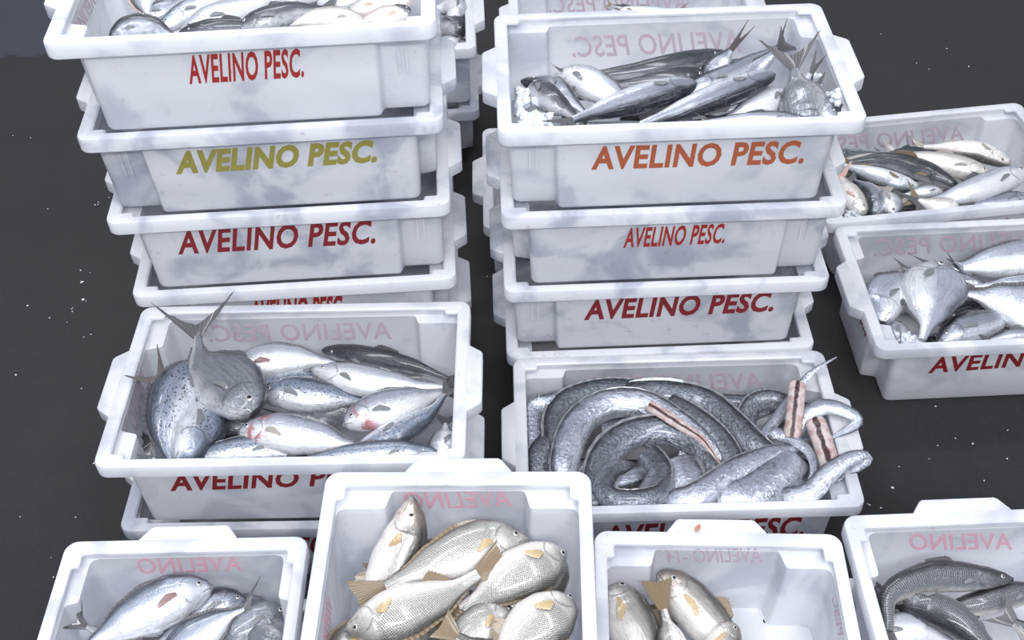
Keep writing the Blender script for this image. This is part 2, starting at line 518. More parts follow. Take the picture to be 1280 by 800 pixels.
def lettering(key, wall, inner, text, lb, rb, lt, mat, bold=0.02, clip=None):
    """paint a line of capitals on a wall between its start, end and height"""
    p0, n = wall_hit(key, wall, *lb, inner); p1, _ = wall_hit(key, wall, *rb, inner); p2, _ = wall_hit(key, wall, *lt, inner)
    cu = bpy.data.curves.new('lettering', 'FONT'); cu.body = text; cu.size = 1.0
    cu.offset = bold; cu.extrude = 0.0; cu.resolution_u = 3; cu.space_character = 1.06
    tmp = bpy.data.objects.new('lettering_source', cu); COL.objects.link(tmp)
    dg = bpy.context.evaluated_depsgraph_get()
    me = bpy.data.meshes.new_from_object(tmp.evaluated_get(dg))
    bpy.data.objects.remove(tmp); bpy.data.curves.remove(cu)
    xs = [v.co.x for v in me.vertices]; ys = [v.co.y for v in me.vertices]
    x0, w = min(xs), max(xs) - min(xs); h = max(ys)
    for v in me.vertices:
        q = p0 + (p1 - p0) * ((v.co.x - x0) / w) + (p2 - p0) * (v.co.y / h) - n * 0.0003
        v.co = q
    bm = bmesh.new(); bm.from_mesh(me)
    bpy.data.meshes.remove(me)
    for f in bm.faces: f.smooth = False
    r = bmesh.ops.extrude_face_region(bm, geom=list(bm.faces))
    for v in r['geom']:
        if isinstance(v, bmesh.types.BMVert): v.co += n * 0.0006
    bmesh.ops.recalc_face_normals(bm, faces=bm.faces)
    o = put_obj('lettering', bm, mat, CR[key]['root'], smooth=False)
    return o


# ------------------------------------------------------------------ fish
def interp(tab, s):
    for (a, va), (b, vb) in zip(tab, tab[1:]):
        if s <= b:
            t = (s - a) / (b - a) if b > a else 0
            t = t * t * (3 - 2 * t) * 0.5 + t * 0.5
            return va + (vb - va) * t
    return tab[-1][1]


KIND = {   # half heights above and below the axis and half thickness, in body heights
    'perch': dict(up=[(0, .03), (.04, .15), (.14, .34), (.30, .50), (.45, .49), (.65, .36), (.86, .16), (1, .12)],
                  lo=[(0, .03), (.04, .12), (.14, .28), (.30, .43), (.48, .47), (.66, .36), (.86, .13), (1, .11)],
                  th=[(0, .03), (.05, .12), (.18, .27), (.34, .31), (.6, .23), (.86, .08), (1, .045)],
                  tail=(.62, .40, .12), dorsal=(.30, .86, .06), anal=(.62, .80, .14), pec=(.34, .15)),
    'amber': dict(up=[(0, .05), (.04, .20), (.14, .37), (.30, .50), (.45, .49), (.65, .38), (.86, .15), (1, .08)],
                  lo=[(0, .05), (.04, .17), (.14, .33), (.30, .47), (.48, .49), (.66, .38), (.86, .14), (1, .07)],
                  th=[(0, .05), (.05, .17), (.18, .31), (.34, .36), (.6, .29), (.86, .10), (1, .05)],
                  tail=(.75, .62, .62), dorsal=(.36, .92, .05), anal=(.58, .92, .05), pec=(.44, .14)),
    'pompano': dict(up=[(0, .10), (.03, .24), (.12, .40), (.30, .52), (.46, .52), (.68, .34), (.88, .10), (1, .055)],
                    lo=[(0, .10), (.03, .20), (.12, .34), (.30, .46), (.46, .48), (.68, .32), (.88, .09), (1, .055)],
                    th=[(0, .07), (.05, .14), (.18, .20), (.36, .22), (.6, .17), (.88, .05), (1, .035)],
                    tail=(.62, .56, .72), dorsal=(.46, .90, .055), anal=(.50, .90, .055), pec=(.30, .10)),
    'slim': dict(up=[(0, .08), (.04, .24), (.14, .40), (.30, .50), (.50, .48), (.70, .36), (.88, .20), (1, .13)],
                 lo=[(0, .08), (.04, .22), (.14, .38), (.30, .48), (.50, .50), (.70, .38), (.88, .19), (1, .13)],
                 th=[(0, .07), (.05, .22), (.18, .38), (.34, .43), (.6, .36), (.88, .14), (1, .07)],
                 tail=(.95, .75, .6), dorsal=(.42, .60, .16), anal=(.62, .80, .12), pec=(.55, .14)),
    'lady': dict(up=[(0, .06), (.06, .22), (.16, .36), (.32, .48), (.50, .50), (.70, .40), (.88, .24), (1, .17)],
                 lo=[(0, .06), (.06, .20), (.16, .34), (.32, .46), (.50, .50), (.70, .40), (.88, .22), (1, .16)],
                 th=[(0, .06), (.06, .20), (.18, .38), (.34, .45), (.6, .42), (.88, .2), (1, .09)],
                 tail=(.8, .6, .5), dorsal=(.36, .50, .12), anal=(.66, .80, .10), pec=(.4, .12)),
    'ribbon': dict(up=[(0, .10), (.03, .28), (.08, .44), (.2, .5), (.55, .48), (.8, .34), (1, .10)],
                   lo=[(0, .10), (.03, .28), (.08, .44), (.2, .5), (.55, .48), (.8, .34), (1, .10)],
                   th=[(0, .06), (.03, .14), (.1, .22), (.3, .25), (.6, .22), (.85, .13), (1, .05)],
                   tail=None, dorsal=(.08, .9, .05), anal=None, pec=(.5, .12)),
    'band': dict(up=[(0, .46), (.05, .5), (.95, .5), (1, .46)], lo=[(0, .46), (.05, .5), (.95, .5), (1, .46)],
                 th=[(0, .16), (.05, .2), (.95, .2), (1, .16)], tail=None, dorsal=(.03, .97, .10), anal=None, pec=None),
    'tip': dict(up=[(0, .5), (.3, .46), (.7, .28), (1, .05)], lo=[(0, .5), (.3, .46), (.7, .28), (1, .05)],
                th=[(0, .24), (.3, .22), (.7, .13), (1, .03)], tail=None, dorsal=None, anal=None, pec=None),
    'stub': dict(up=[(0, .40), (.06, .5), (.9, .5), (1, .42)], lo=[(0, .40), (.06, .5), (.9, .5), (1, .42)],
                 th=[(0, .28), (.06, .36), (.9, .36), (1, .3)], tail=None, dorsal=None, anal=None, pec=None),
}


def spline(P, n):
    """n+1 points along a smooth curve through P, evenly spaced"""
    if len(P) == 2:
        return [P[0].lerp(P[1], i / n) for i in range(n + 1)]
    Q = [P[0] * 2 - P[1]] + P + [P[-1] * 2 - P[-2]]
    dense = []
    for i in range(1, len(Q) - 2):
        a, b, c, d = Q[i - 1:i + 3]
        for k in range(16):
            t = k / 16
            dense.append(0.5 * ((2 * b) + (c - a) * t + (2 * a - 5 * b + 4 * c - d) * t * t + (3 * b - a - 3 * c + d) * t ** 3))
    dense.append(P[-1])
    L = [0]
    for a, b in zip(dense, dense[1:]): L.append(L[-1] + (b - a).length)
    out, j = [], 0
    for i in range(n + 1):
        s = L[-1] * i / n
        while j < len(L) - 2 and L[j + 1] < s: j += 1
        t = (s - L[j]) / max(1e-9, L[j + 1] - L[j])
        out.append(dense[j].lerp(dense[j + 1], min(1, max(0, t))))
    return out


FLAT = [KIND['ribbon'], KIND['band'], KIND['tip']]


class Fish:
    def __init__(s, kind, pts, hgt, N, dors, roll):
        s.k = KIND[kind]; s.h = hgt
        s.n = 40
        s.P = spline(pts, s.n)
        s.T, s.D, s.N = [], [], []
        for i in range(s.n + 1):
            t = (s.P[min(s.n, i + 1)] - s.P[max(0, i - 1)]).normalized()
            d = N.cross(t).normalized()
            if dors * 1 < 0: d = -d
            nn = t.cross(d).normalized()
            if nn.dot(N) < 0: nn = -nn
            r = roll(i / s.n) if callable(roll) else roll
            d2 = d * cos(r) + nn * sin(r); n2 = nn * cos(r) - d * sin(r)
            s.T.append(t); s.D.append(d2); s.N.append(n2)

    def frame(s, u):
        f = min(max(u, 0), 1) * s.n; i = min(int(f), s.n - 1); t = f - i
        L = lambda A: A[i].lerp(A[i + 1], t)
        return L(s.P), L(s.T), L(s.D), L(s.N)

    def pos(s, u, v, side):
        """v -1 belly .. 1 back, side +1 the upper flank"""
        p, t, d, n = s.frame(u)
        c = v; th = interp(s.k['th'], u) * (1 + .05 * (1 if .17 < u < .235 else 0))
        e = interp(s.k['up' if c > 0 else 'lo'], u)
        w = max(0.0, 1 - abs(c) ** 2.2) ** 0.5 if s.k not in FLAT else max(0.0, 1 - abs(c) ** 1.6) ** 0.8
        return p + d * (c * e * s.h) + n * (side * th * w * s.h)

    def body(s, m=18, caps=None):
        bm = bmesh.new(); uvl = bm.loops.layers.uv.new('UVMap')
        us = sorted(set([0, .01, .03, .055, .085, .12, .155, .19, .21, .23, .2345, .245, .27, .31, .36, .42, .48, .54, .60, .66, .72, .78, .83, .88, .92, .95, .975, 1]))
        if s.k is KIND['ribbon'] or s.k in (KIND['band'], KIND['tip'], KIND['stub']):
            us = [i / 44 for i in range(45)]
        rings = []
        for u in us:
            r = []
            for j in range(m):
                a = 2 * pi * j / m
                r.append(bm.verts.new(s.pos(u, cos(a), 1 if sin(a) >= 0 else -1) if abs(sin(a)) > 1e-6 else s.pos(u, cos(a), 1)))
            rings.append(r)
        V = [0.5 + 0.5 * cos(2 * pi * j / m) for j in range(m)]
        for i in range(len(us) - 1):
            for j in range(m):
                k = (j + 1) % m
                f = bm.faces.new((rings[i][j], rings[i][k], rings[i + 1][k], rings[i + 1][j]))
                for l, (uu, vv) in zip(f.loops, ((us[i], V[j]), (us[i], V[k]), (us[i + 1], V[k]), (us[i + 1], V[j]))):
                    l[uvl].uv = (uu, vv)
        for r, u, rev in ((rings[0], 0, True), (rings[-1], 1, False)):
            f = bm.faces.new(list(reversed(r)) if rev else r)
            for l in f.loops: l[uvl].uv = (u, 0.4)
            if caps is not None: f.material_index = caps
        bmesh.ops.recalc_face_normals(bm, faces=bm.faces)
        return bm


def sheet(rows, thick=0.0009, jag=0.0, rnd=None):
    """a thin fin from rows of points (root row first)"""
    bm = bmesh.new(); uvl = bm.loops.layers.uv.new('UVMap')
    R = [[bm.verts.new(p) for p in r] for r in rows]
    n = len(rows[0])
    for i in range(len(R) - 1):
        for j in range(n - 1):
            f = bm.faces.new((R[i][j], R[i][j + 1], R[i + 1][j + 1], R[i + 1][j]))
            for l, (a, b) in zip(f.loops, ((i, j), (i, j + 1), (i + 1, j + 1), (i + 1, j))):
                l[uvl].uv = (a / (len(R) - 1), b / (n - 1))
    bm.normal_update()
    bmesh.ops.solidify(bm, geom=list(bm.faces), thickness=thick)
    bmesh.ops.recalc_face_normals(bm, faces=bm.faces)
    return bm


def up_normal(p, tilt=0.45):
    return (Vector((0, 0, 1)) * (1 - tilt) + (EYE - p).normalized() * tilt).normalized()


def inside(key, px, py, dz, m=0.012):
    """the place of a fish in its crate: at depth dz under the rim, leaning on a wall where it would pass through it"""
    c = CR[key]
    p = at(px, py, c['top'] + dz)
    if dz > 0.012: return p
    o = c['I'] @ EYE; q = c['I'] @ p
    t = 1.0
    for ax, lim in ((0, 0.272 - m), (1, 0.160 - m)):
        if abs(q[ax]) > lim:
            v = lim if q[ax] > 0 else -lim
            tt = (v - o[ax]) / (q[ax] - o[ax])
            if 0.93 < tt < 1: t = min(t, tt)
    q = o + (q - o) * t
    q.x = max(-.272 + m, min(.272 - m, q.x)); q.y = max(-.160 + m, min(.160 - m, q.y))
    return c['M'] @ q


def press(bm, key):
    """flesh gives way where it lies against the walls and the bottom of its crate"""
    c = CR[key]; fl = c['flip']
    for v in bm.verts:
        q = c['I'] @ v.co
        if q.z > CH - .001: continue
        q.z = max(q.z, .0062)
        hx, hy = hxy(q.z); hx -= WT + .0012; hy -= WT + .0012
        lx, ly = hx, hy
        if q.z < CH - .018:
            if q.x * fl > hx - .082: ly -= .021
            elif q.x * fl < -(hx - .032) and abs(q.y) > hy - .074:
                if abs(q.y) < hy - .060: ly = hy - .075
                else: lx -= .031
        if q.z < .022: lx -= .008; ly -= .008
        q.x = max(-lx, min(lx, q.x)); q.y = max(-ly, min(ly, q.y))
        v.co = c['M'] @ q


RND = random.Random(9)


def build_fish(name, kind, skin, pts, hgt, N, dors, roll, label, fin='grey', group=None, parts=('eye', 'tail', 'dorsal', 'anal', 'pec'), cat='fish', spread=1.0, caps=None, pecfin=None, taillen=1.0, key=None):
    F = Fish(kind, pts, hgt, N, dors, roll)
    org = F.P[F.n // 2].copy()
    org.z = min(p.z for p in F.P)
    root = thing(name, org, 0, label, cat, group)
    off = Matrix.Translation(-org)

    def add(nm, bm, mats, par=root):
        if key: press(bm, key)
        bm.transform(off)
        return put_obj(nm, bm, mats, par, 50)
    mats = [FM[skin]] + ([FLESH] if caps is not None else [])
    add('body', F.body(caps=caps), mats)
    k = F.k; h = hgt
    if 'eye' in parts:
        for side in (1, -1):
            u = .105 if kind in ('perch', 'amber', 'slim') else (.085 if kind != 'ribbon' else .05)
            c = F.pos(u, .22 if kind != 'lady' else .3, side)
            _, t, d, n = F.frame(u)
            nn = (n * side + d * .18 - t * .12).normalized()
            a = nn.cross(t).normalized(); b = nn.cross(a)
            r = h * (.056 if kind != 'slim' else .066)
            if kind == 'lady': r = h * .062
            if kind == 'ribbon': r = h * .15
            bm = bmesh.new(); prev = None
            for rr, zz in ((1.05, -.25), (1.0, .08), (.86, .26), (.56, .36), (.52, .40), (.3, .48), (.02, .52)):
                ring = [bm.verts.new(c + (a * cos(x * pi / 7) + b * sin(x * pi / 7)) * (r * rr) + nn * (zz * r)) for x in range(14)]
                if prev:
                    for x in range(14):
                        f = bm.faces.new((prev[x], prev[(x + 1) % 14], ring[(x + 1) % 14], ring[x]))
                        f.material_index = 1 if rr < .53 else 0
                prev = ring
            f = bm.faces.new(prev); f.material_index = 1
            add('eye', bm, [EYE_RING, PUPIL])
    if 'tail' in parts and k['tail']:
        ln, sp, fork = k['tail']; ln *= h * taillen; sp *= h * spread
        p, t, d, n = F.frame(1.0)
        hb = interp(k['up'], 1) * h * .9
        rows = [[], [], [], []]
        M = 17
        for j in range(M):
            a = -1 + 2 * j / (M - 1)
            L = ln * (1 - fork * (1 - abs(a) ** 1.3)) * (1 - .06 * RND.random())
            tip = p + t * L + d * (a * sp) + n * (.05 * h * sin(a * 2))
            base = p - t * (.06 * h) + d * (a * hb)
            for i, q in enumerate((0, .35, .7, 1)):
                rows[i].append(base.lerp(tip, q) + n * (.012 * h * sin(q * 3) * cos(a * 4)))
        add('tail_fin', sheet(rows), FIN[fin])
    for nm, v, sg in (('dorsal', 1, 1), ('anal', -1, -1)):
        if nm in parts and k[nm]:
            a0, a1, fh = k[nm]
            rows = [[], [], []]
            M = 15
            for j in range(M):
                q = j / (M - 1); u = a0 + (a1 - a0) * q
                p, t, d, n = F.frame(u)
                e = interp(k['up' if sg > 0 else 'lo'], u) * h
                hh = fh * h * (1.3 - .9 * q) * (min(1, q * 6 + .25)) * (1 if j % 2 else .86)
                b = p + d * (sg * e * .96)
                tip = p + d * (sg * (e + hh)) + t * (hh * .7) + n * (hh * .18)
                rows[0].append(b); rows[1].append(b.lerp(tip, .5)); rows[2].append(tip)
            add(nm + '_fin', sheet(rows), FIN[fin])
    if 'pec' in parts and k['pec']:
        ln, wd = k['pec']; ln *= h; wd *= h
        u = .27
        c = F.pos(u, -.12, 1); _, t, d, n = F.frame(u)
        rows = [[], [], [], []]
        for j in range(15):
            a = -1 + j / 7
            b = c + d * (a * wd * .22) + n * (.006 * h)
            L = ln * (1 - .55 * (a * .5 + .5) ** 1.5) * (1 - .25 * max(0, -a - .5)) * (.95 + .05 * (j % 2))
            tip = c + t * L + d * (a * wd * .75 - .10 * ln) + n * (.03 * h)
            for i, q in enumerate((0, .35, .7, 1)):
                rows[i].append(b.lerp(tip, q) + n * (.03 * h * sin(q * pi)))
        add('pectoral_fin', sheet(rows), FIN[pecfin or ('ash' if fin == 'grey' else fin)])
    return root


def F(key, name, kind, skin, pts, w, dors, label, dz=None, fin='grey', roll=0.0, tilt=0.45, m=0.012, group=None, **kw):
    """pts: photo px of nose ... tail root with a depth under the rim each; w: body height in px; dors: which way the back points"""
    P = []
    for q in pts:
        P.append(inside(key, q[0], q[1], q[2] if len(q) > 2 else dz, m))
    mid = P[len(P) // 2]
    depth = (mid - EYE).dot(FW)
    hgt = w * depth / FOC * 1.08
    N = up_normal(mid, tilt)
    t = (P[-1] - P[0]).normalized()
    d = N.cross(t)
    want = {'u': UP, 'd': -UP, 'l': -RT, 'r': RT}[dors]
    sgn = 1 if d.dot(want) > 0 else -1
    return build_fish(name, kind, skin, P, hgt, N, sgn, roll, label, fin, group, key=key, **kw)


def fill(key, n, seed, kind, skin, ln, h, dz0, dz1, label, group, fin='grey', xr=0.17, yr=0.10, x0=0.0, y0=0.0, name='silver_fish'):
    r = random.Random(seed); c = CR[key]
    for i in range(n):
        x, y = x0 + r.uniform(-xr, xr), y0 + r.uniform(-yr, yr)
        a = r.uniform(-.45, .45) + (pi if r.random() < .5 else 0)
        v = Vector((cos(a), sin(a), r.uniform(-.08, .08))) * ln * .5
        z = CH + dz0 + (dz1 - dz0) * i / max(1, n - 1)
        P = [c['M'] @ (Vector((x, y, z)) + v * q) for q in (-1, 0, 1)]
        P[1] += Vector((r.uniform(-.01, .01), r.uniform(-.01, .01), .004))
        for j, p in enumerate(P):
            q = c['I'] @ p
            q.x = max(-.255, min(.255, q.x)); q.y = max(-.145, min(.145, q.y)); P[j] = c['M'] @ q
        build_fish(name, kind, skin if isinstance(skin, str) else r.choice(skin), P, h * r.uniform(.9, 1.1), Vector((0, 0, 1)), r.choice((-1, 1)), r.uniform(-.3, .5), label, fin, group, key=key)


def chips(name, key, pts, n, r0, r1, seed, label, spread=0.02):
    """a heap of crushed ice"""
    r = random.Random(seed); bm = bmesh.new()
    for i in range(n):
        q = r.choice(pts)
        p = inside(key, q[0] + r.uniform(-q[3], q[3]), q[1] + r.uniform(-q[4], q[4]), q[2] + r.uniform(-.012, .006)) if key else Vector(q)
        s = r.uniform(r0, r1)
        b = bmesh.ops.create_icosphere(bm, subdivisions=1, radius=s)
        R = Matrix.Rotation(r.uniform(0, 6), 3, Vector((r.random(), r.random(), r.random() + .1)).normalized())
        for v in b['verts']:
            v.co = R @ (v.co * r.uniform(.6, 1.25)) + p
    o = put_obj(name, bm, ICE, None, 20)
    return tag(o, label, 'ice', None, 'stuff')


# ------------------------------------------------------------------ the hall floor
def floor_mat():
    g = G('wet_concrete')
    tc = g.n('ShaderNodeTexCoord'); ob = tc.outputs['Object']
    sep = g.n('ShaderNodeSeparateXYZ'); g.t.links.new(ob, sep.inputs[0])
    n1 = g.noise(ob, 1.3, 5, 0.6); n2 = g.noise(ob, 14.0, 5, 0.65); n3 = g.noise(ob, 260.0, 2, 0.5)
    c = g.mix(g.smooth(n1, 0.3, 0.7), (0.016, 0.018, 0.020), (0.024, 0.026, 0.027))
    c = g.mix(g.math('MULTIPLY', g.smooth(n2, 0.45, 0.75), 0.4), c, (0.028, 0.030, 0.031))
    c = g.mix(g.math('MULTIPLY', g.smooth(n3, 0.55, 0.75), 0.35), c, (0.052, 0.056, 0.062))
    # the far left of the floor is dry and paler beyond a ragged wet edge
    edge = g.math('ADD', g.math('SUBTRACT', sep.outputs[1], g.math('ADD', g.math('MULTIPLY', sep.outputs[0], 0.16), 3.16)), g.math('MULTIPLY', g.math('SUBTRACT', g.noise(ob, 9, 4), 0.5), 0.16))
    dry = g.math('MULTIPLY', g.smooth(edge, 0.0, 0.02), g.smooth(sep.outputs[0], -0.9, -1.2))
    c = g.mix(dry, c, (0.040, 0.046, 0.060))
    g.p.inputs['Specular IOR Level'].default_value = 0.3
    g.set(Base_Color=c, Roughness=g.math('ADD', 0.45, g.math('MULTIPLY', n2, 0.25)))
    g.bump(g.math('ADD', n2, g.math('MULTIPLY', n3, 0.4)), 0.18, 0.004)
    return g.m


bm = bmesh.new()
bmesh.ops.create_grid(bm, x_segments=8, y_segments=8, size=1)
for v in bm.verts: v.co = Vector((v.co.x * 9, v.co.y * 9 + 3.0, 0))
o = put_obj('floor', bm, floor_mat()); o['kind'] = 'structure'

# ------------------------------------------------------------------ crates
BUR = 'crates underneath the front row'
crate('L1', 'L', 5, False, 'topmost crate of the tallest stack, full of fish, narrow red lettering')
crate('L2', 'L', 4, True, 'stained white crate with painted fish shadows and olive yellow lettering in the tallest stack', True)
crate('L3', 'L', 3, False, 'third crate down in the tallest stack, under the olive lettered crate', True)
crate('L4', 'L', 2, True, 'crate of the tallest stack whose red lettering is half covered by the crate in front')
crate('L5', 'M', 2, False, 'white crate of spotted silver fish with one fish tail raised over the rim')
crate('L6', 'M', 1, True, 'white crate on the floor under the crate of spotted silver fish', True, dx=-.004)
crate('R1', 'R', 4, True, 'topmost crate of the right stack, orange lettering, full of steel grey fish')
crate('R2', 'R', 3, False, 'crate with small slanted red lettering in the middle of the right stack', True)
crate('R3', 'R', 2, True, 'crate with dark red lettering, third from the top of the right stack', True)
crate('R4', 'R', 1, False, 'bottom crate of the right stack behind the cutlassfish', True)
crate('R5', 'S', 1, True, 'white crate on the floor full of coiled cutlassfish')
crate('N2', 'N', 1, False, 'single white crate at the right edge holding flat bright silver fish')
crate('N1', 'N1', 1, False, 'white crate at the right edge behind the flat silver fish, with dark slim fish')
crate('X1', 'X', 1, True, 'shaded white crate on the floor behind the right stack', True)
crate('R01', 'R0', 1, False, 'lower crate behind the right stack near the top edge', True)
crate('R0', 'R0', 2, True, 'crate behind the topmost right crate, its reversed lettering cut by the top edge')
crate('LB1', 'LB', 1, True, 'lower crate behind the tallest stack, beside the dark aisle', True)
crate('LB2', 'LB', 2, False, 'upper crate behind the tallest stack with a pale fish in it', True)
crate('BM', 'BM', 3, True, 'front white crate of dotted croakers, nearest the camera in the middle')
crate('BL', 'BL', 2, False, 'front white crate at the lower left with one big silver jack')
crate('BR1', 'BR1', 2, True, 'front white crate half empty, with drain holes in its bare bottom')
crate('BR2', 'BR2', 2, False, 'front white crate in the lower right corner with dark scaled fish')
for k, st, lv, n in (('L0', 'L', 1, 'bottom crate of the tallest stack'), ):
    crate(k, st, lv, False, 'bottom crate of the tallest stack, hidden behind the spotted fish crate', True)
for st, lv, lb in (('BM', 1, 'bottom crate under the croaker crate'), ('BM', 2, 'middle crate directly under the croaker crate'),
                   ('BL', 1, 'crate under the big silver jack crate'), ('BR1', 1, 'crate under the half empty front crate'), ('BR2', 1, 'crate under the dark scaled fish crate')):
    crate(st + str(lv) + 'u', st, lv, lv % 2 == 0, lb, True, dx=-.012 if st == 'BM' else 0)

T = 'AVELINO PESC.'
lettering('L1', 'y-', False, T, (237, 104), (380, 95), (234, 69), INK_RED, 0.024)
lettering('L2', 'y-', False, T, (220, 216), (471, 201), (221, 189), INK_OLIVE, 0.047)
lettering('L3', 'y-', False, T, (223, 317), (469, 303), (223, 288), INK_DARK, 0.026)
lettering('L4', 'y-', False, T, (314, 402), (430, 396), (314, 374), INK_RED, 0.042)
lettering('L5', 'y-', False, T, (213, 613), (478, 604), (213, 592), INK_DARK, 0.030)
lettering('L6', 'y-', False, T, (212, 700), (412, 690), (212, 678), INK_DARK, 0.032)
lettering('R1', 'y-', False, T, (739, 211), (1004, 203), (742, 183), INK_ORANGE, 0.032)
lettering('R2', 'y-', False, T, (779, 309), (905, 303), (783, 285), INK_RED, 0.024)
lettering('R3', 'y-', False, T, (730, 399), (966, 388), (734, 375), INK_DARK, 0.034)
lettering('R5', 'y-', False, T, (754, 681), (1004, 669), (757, 657), INK_DARK, 0.030)
lettering('N2', 'y-', False, T, (1160, 466), (1400, 448), (1166, 447), INK_DARK, 0.028)
lettering('N1', 'y-', False, T, (1150, 299), (1345, 284), (1150, 281), INK_DARK, 0.032)
# the paint on the far walls showing through the plastic, reversed
for key, wall, txt, a, b, c, ink in (
        ('L5', 'y+', T, (490, 423), (262, 427), (487, 402), INK_PINK), ('R1', 'y+', T, (927, 64), (716, 71), (924, 38), INK_PINK),
        ('R0', 'y+', T, (860, 13), (686, 16), (858, -8), INK_PINK), ('R5', 'y+', T, (954, 485), (733, 492), (951, 464), INK_PINK),
        ('N2', 'y+', T, (1300, 309), (1092, 320), (1300, 288), INK_PINK), ('N1', 'y+', T, (1205, 175), (1026, 192), (1203, 156), INK_PINK)):
    o = lettering(key, wall, True, txt, a, b, c, ink, 0.012)
    o['label'] = 'pale reversed lettering showing through the wall'
for key, wall, txt, a, b, c, ink in (
        ('BM', 'x+', 'AVELINO', (641, 633), (508, 636), (636, 612), INK_ROSE), ('BL', 'x+', 'AVELINO', (303, 713), (174, 717), (300, 694), INK_ROSE),
        ('BR1', 'x+', 'AVELINO -14', (953, 702), (834, 703), (951, 685), INK_PINK), ('BR2', 'x+', 'AVELINO', (1265, 686), (1138, 687), (1264, 666), INK_ROSE),
        ('L5', 'x-', 'AMUHO .N', (172, 452), (153, 547), (184, 474), INK_PINK), ('L1', 'x-', 'AVELINO', (116, -20), (90, 34), (124, -4), INK_PINK),
        ('BM', 'y+', 'AVELINO PESC', (400, 845), (409, 742), (411, 845), INK_ROSE), ('BR1', 'y-', 'AVELINO PESC', (1058, 850), (1043, 747), (1051, 850), INK_PINK)):
    if key == 'BM' and wall == 'y+':
        a, b, c = (409, 742), (397, 850), (415, 756)
    if key == 'BR1' and wall == 'y-':
        a, b, c = (1066, 905), (1040, 747), (1074, 905)
    o = lettering(key, wall, True, txt, a, b, c, ink, 0.012)
    o['label'] = 'pale reversed lettering showing through the wall'
lettering('N2', 'x-', False, 'N-14', (1073, 398), (1081, 422), (1077, 388), INK_DARK, 0.032)

# drain holes in the half empty crate
for x, y in ((912, 771), (957, 777), (1004, 782), (935, 745), (980, 750), (1015, 762)):
    p = CR['BR1']['I'] @ at(x, y, CR['BR1']['z0'] + 0.0055)
    p.z = .0062
    bm = bmesh.new()
    bmesh.ops.create_cone(bm, cap_ends=True, segments=20, radius1=.0042, radius2=.0042, depth=.0025)
    bmesh.ops.translate(bm, verts=bm.verts, vec=p)
    put_obj('drain_hole', bm, HOLE, CR['BR1']['root'])

# ------------------------------------------------------------------ fish, crate by crate
SILV = 'silver fish deep in the open crates'
# spotted silver fish crate
g5 = 'silver fish of the spotted fish crate'
F('L5', 'pompano', 'pompano', 'pomp', [(319, 516, -.010), (288, 485, -.010), (252, 452, -.012), (247, 420, .004)], 76, 'r', 'pewter grey pompano standing head down with its forked tail above the rim', tilt=.75, spread=1.15, group=g5, taillen=1.15)
F('L5', 'silver_fish', 'amber', 'amber', [(262, 458, -.07), (224, 490, -.035), (206, 540, -.03), (214, 600, -.05)], 66, 'l', 'big black spotted blue silver fish curving along the left end of its crate', group=g5, roll=.25, parts=('dorsal', 'pec'))
F('L5', 'silver_fish', 'amber', 'amber', [(214, 615, -.04), (236, 562, -.026), (262, 520, -.05), (282, 492, -.09)], 60, 'r', 'blue silver fish lying belly up below the standing pompano', group=g5, roll=-.2, parts=('pec', 'anal'))
F('L5', 'silver_fish', 'amber', 'white', [(283, 472, -.06), (335, 452, -.055), (382, 450, -.06), (420, 455, -.07)], 44, 'u', 'white fish at the back wall with a pinkish red pectoral fin', pecfin='plum', group=g5)
F('L5', 'silver_fish', 'slim', 'darkback', [(403, 438, -.06), (450, 445, -.05), (510, 456, -.05), (568, 474, -.06)], 27, 'u', 'slim fish showing its black back along the back wall right', group=g5, roll=.7)
F('L5', 'silver_fish', 'amber', 'white', [(390, 462, -.045), (440, 474, -.038), (500, 482, -.04), (556, 484, -.05)], 40, 'u', 'white silver fish with a visible eye lying under the black backed fish', group=g5)
F('L5', 'silver_fish', 'amber', 'amber', [(326, 492, -.048), (370, 493, -.042), (420, 497, -.048), (458, 502, -.06)], 44, 'u', 'short looking fish in the middle, dark back and white belly', group=g5)
F('L5', 'silver_fish', 'amber', 'bloody', [(428, 532, -.035), (465, 518, -.03), (510, 504, -.035), (558, 490, -.05)], 50, 'u', 'white bellied fish with red bruised gills right of the middle', group=g5)
F('L5', 'silver_fish', 'amber', 'amber', [(446, 560, -.035), (490, 545, -.028), (535, 518, -.025), (570, 493, -.02)], 38, 'd', 'dark blue fish slanting up to the right end', group=g5, roll=.35)
F('L5', 'silver_fish', 'amber', 'bloody', [(298, 540, -.030), (340, 541, -.020), (400, 548, -.022), (455, 562, -.035)], 50, 'u', 'silver fish with a red patch on its head and a tan fin, centre front', pecfin='tan', group=g5)
F('L5', 'silver_fish', 'amber', 'amber', [(548, 566, -.030), (490, 566, -.022), (420, 572, -.025), (370, 582, -.035)], 32, 'u', 'blue spotted fish along the front rim of its crate', group=g5)
F('L5', 'silver_fish', 'amber', 'amber', [(375, 566, -.04), (320, 562, -.035), (265, 568, -.035), (225, 580, -.05)], 36, 'u', 'silver fish at the front rim left of the tan finned fish', group=g5)
F('L5', 'silver_fish', 'amber', 'white', [(550, 590, -.04), (555, 560, -.045), (560, 530, -.05)], 36, 'l', 'pale belly fish in the right front corner of the spotted fish crate', group=g5)
F('L5', 'silver_fish', 'amber', 'pomp', [(262, 540, -.09), (232, 508, -.06), (207, 482, -.022)], 46, 'u', 'hidden fish whose brownish tail fin rests on the left wall', fin='umber', group=g5, parts=('tail',), spread=.9, taillen=1.25)
F('L5', 'silver_fish', 'amber', 'amber', [(240, 600, -.06), (205, 588, -.05), (192, 572, -.04)], 30, 'u', 'fish with a dark tail fin in the left front corner', group=g5, parts=('tail',), spread=.8)
fill('L5', 9, 11, 'amber', ['amber', 'pomp', 'amber'], .22, .062, -.135, -.085, 'silver fish buried under others in the spotted fish crate', SILV)

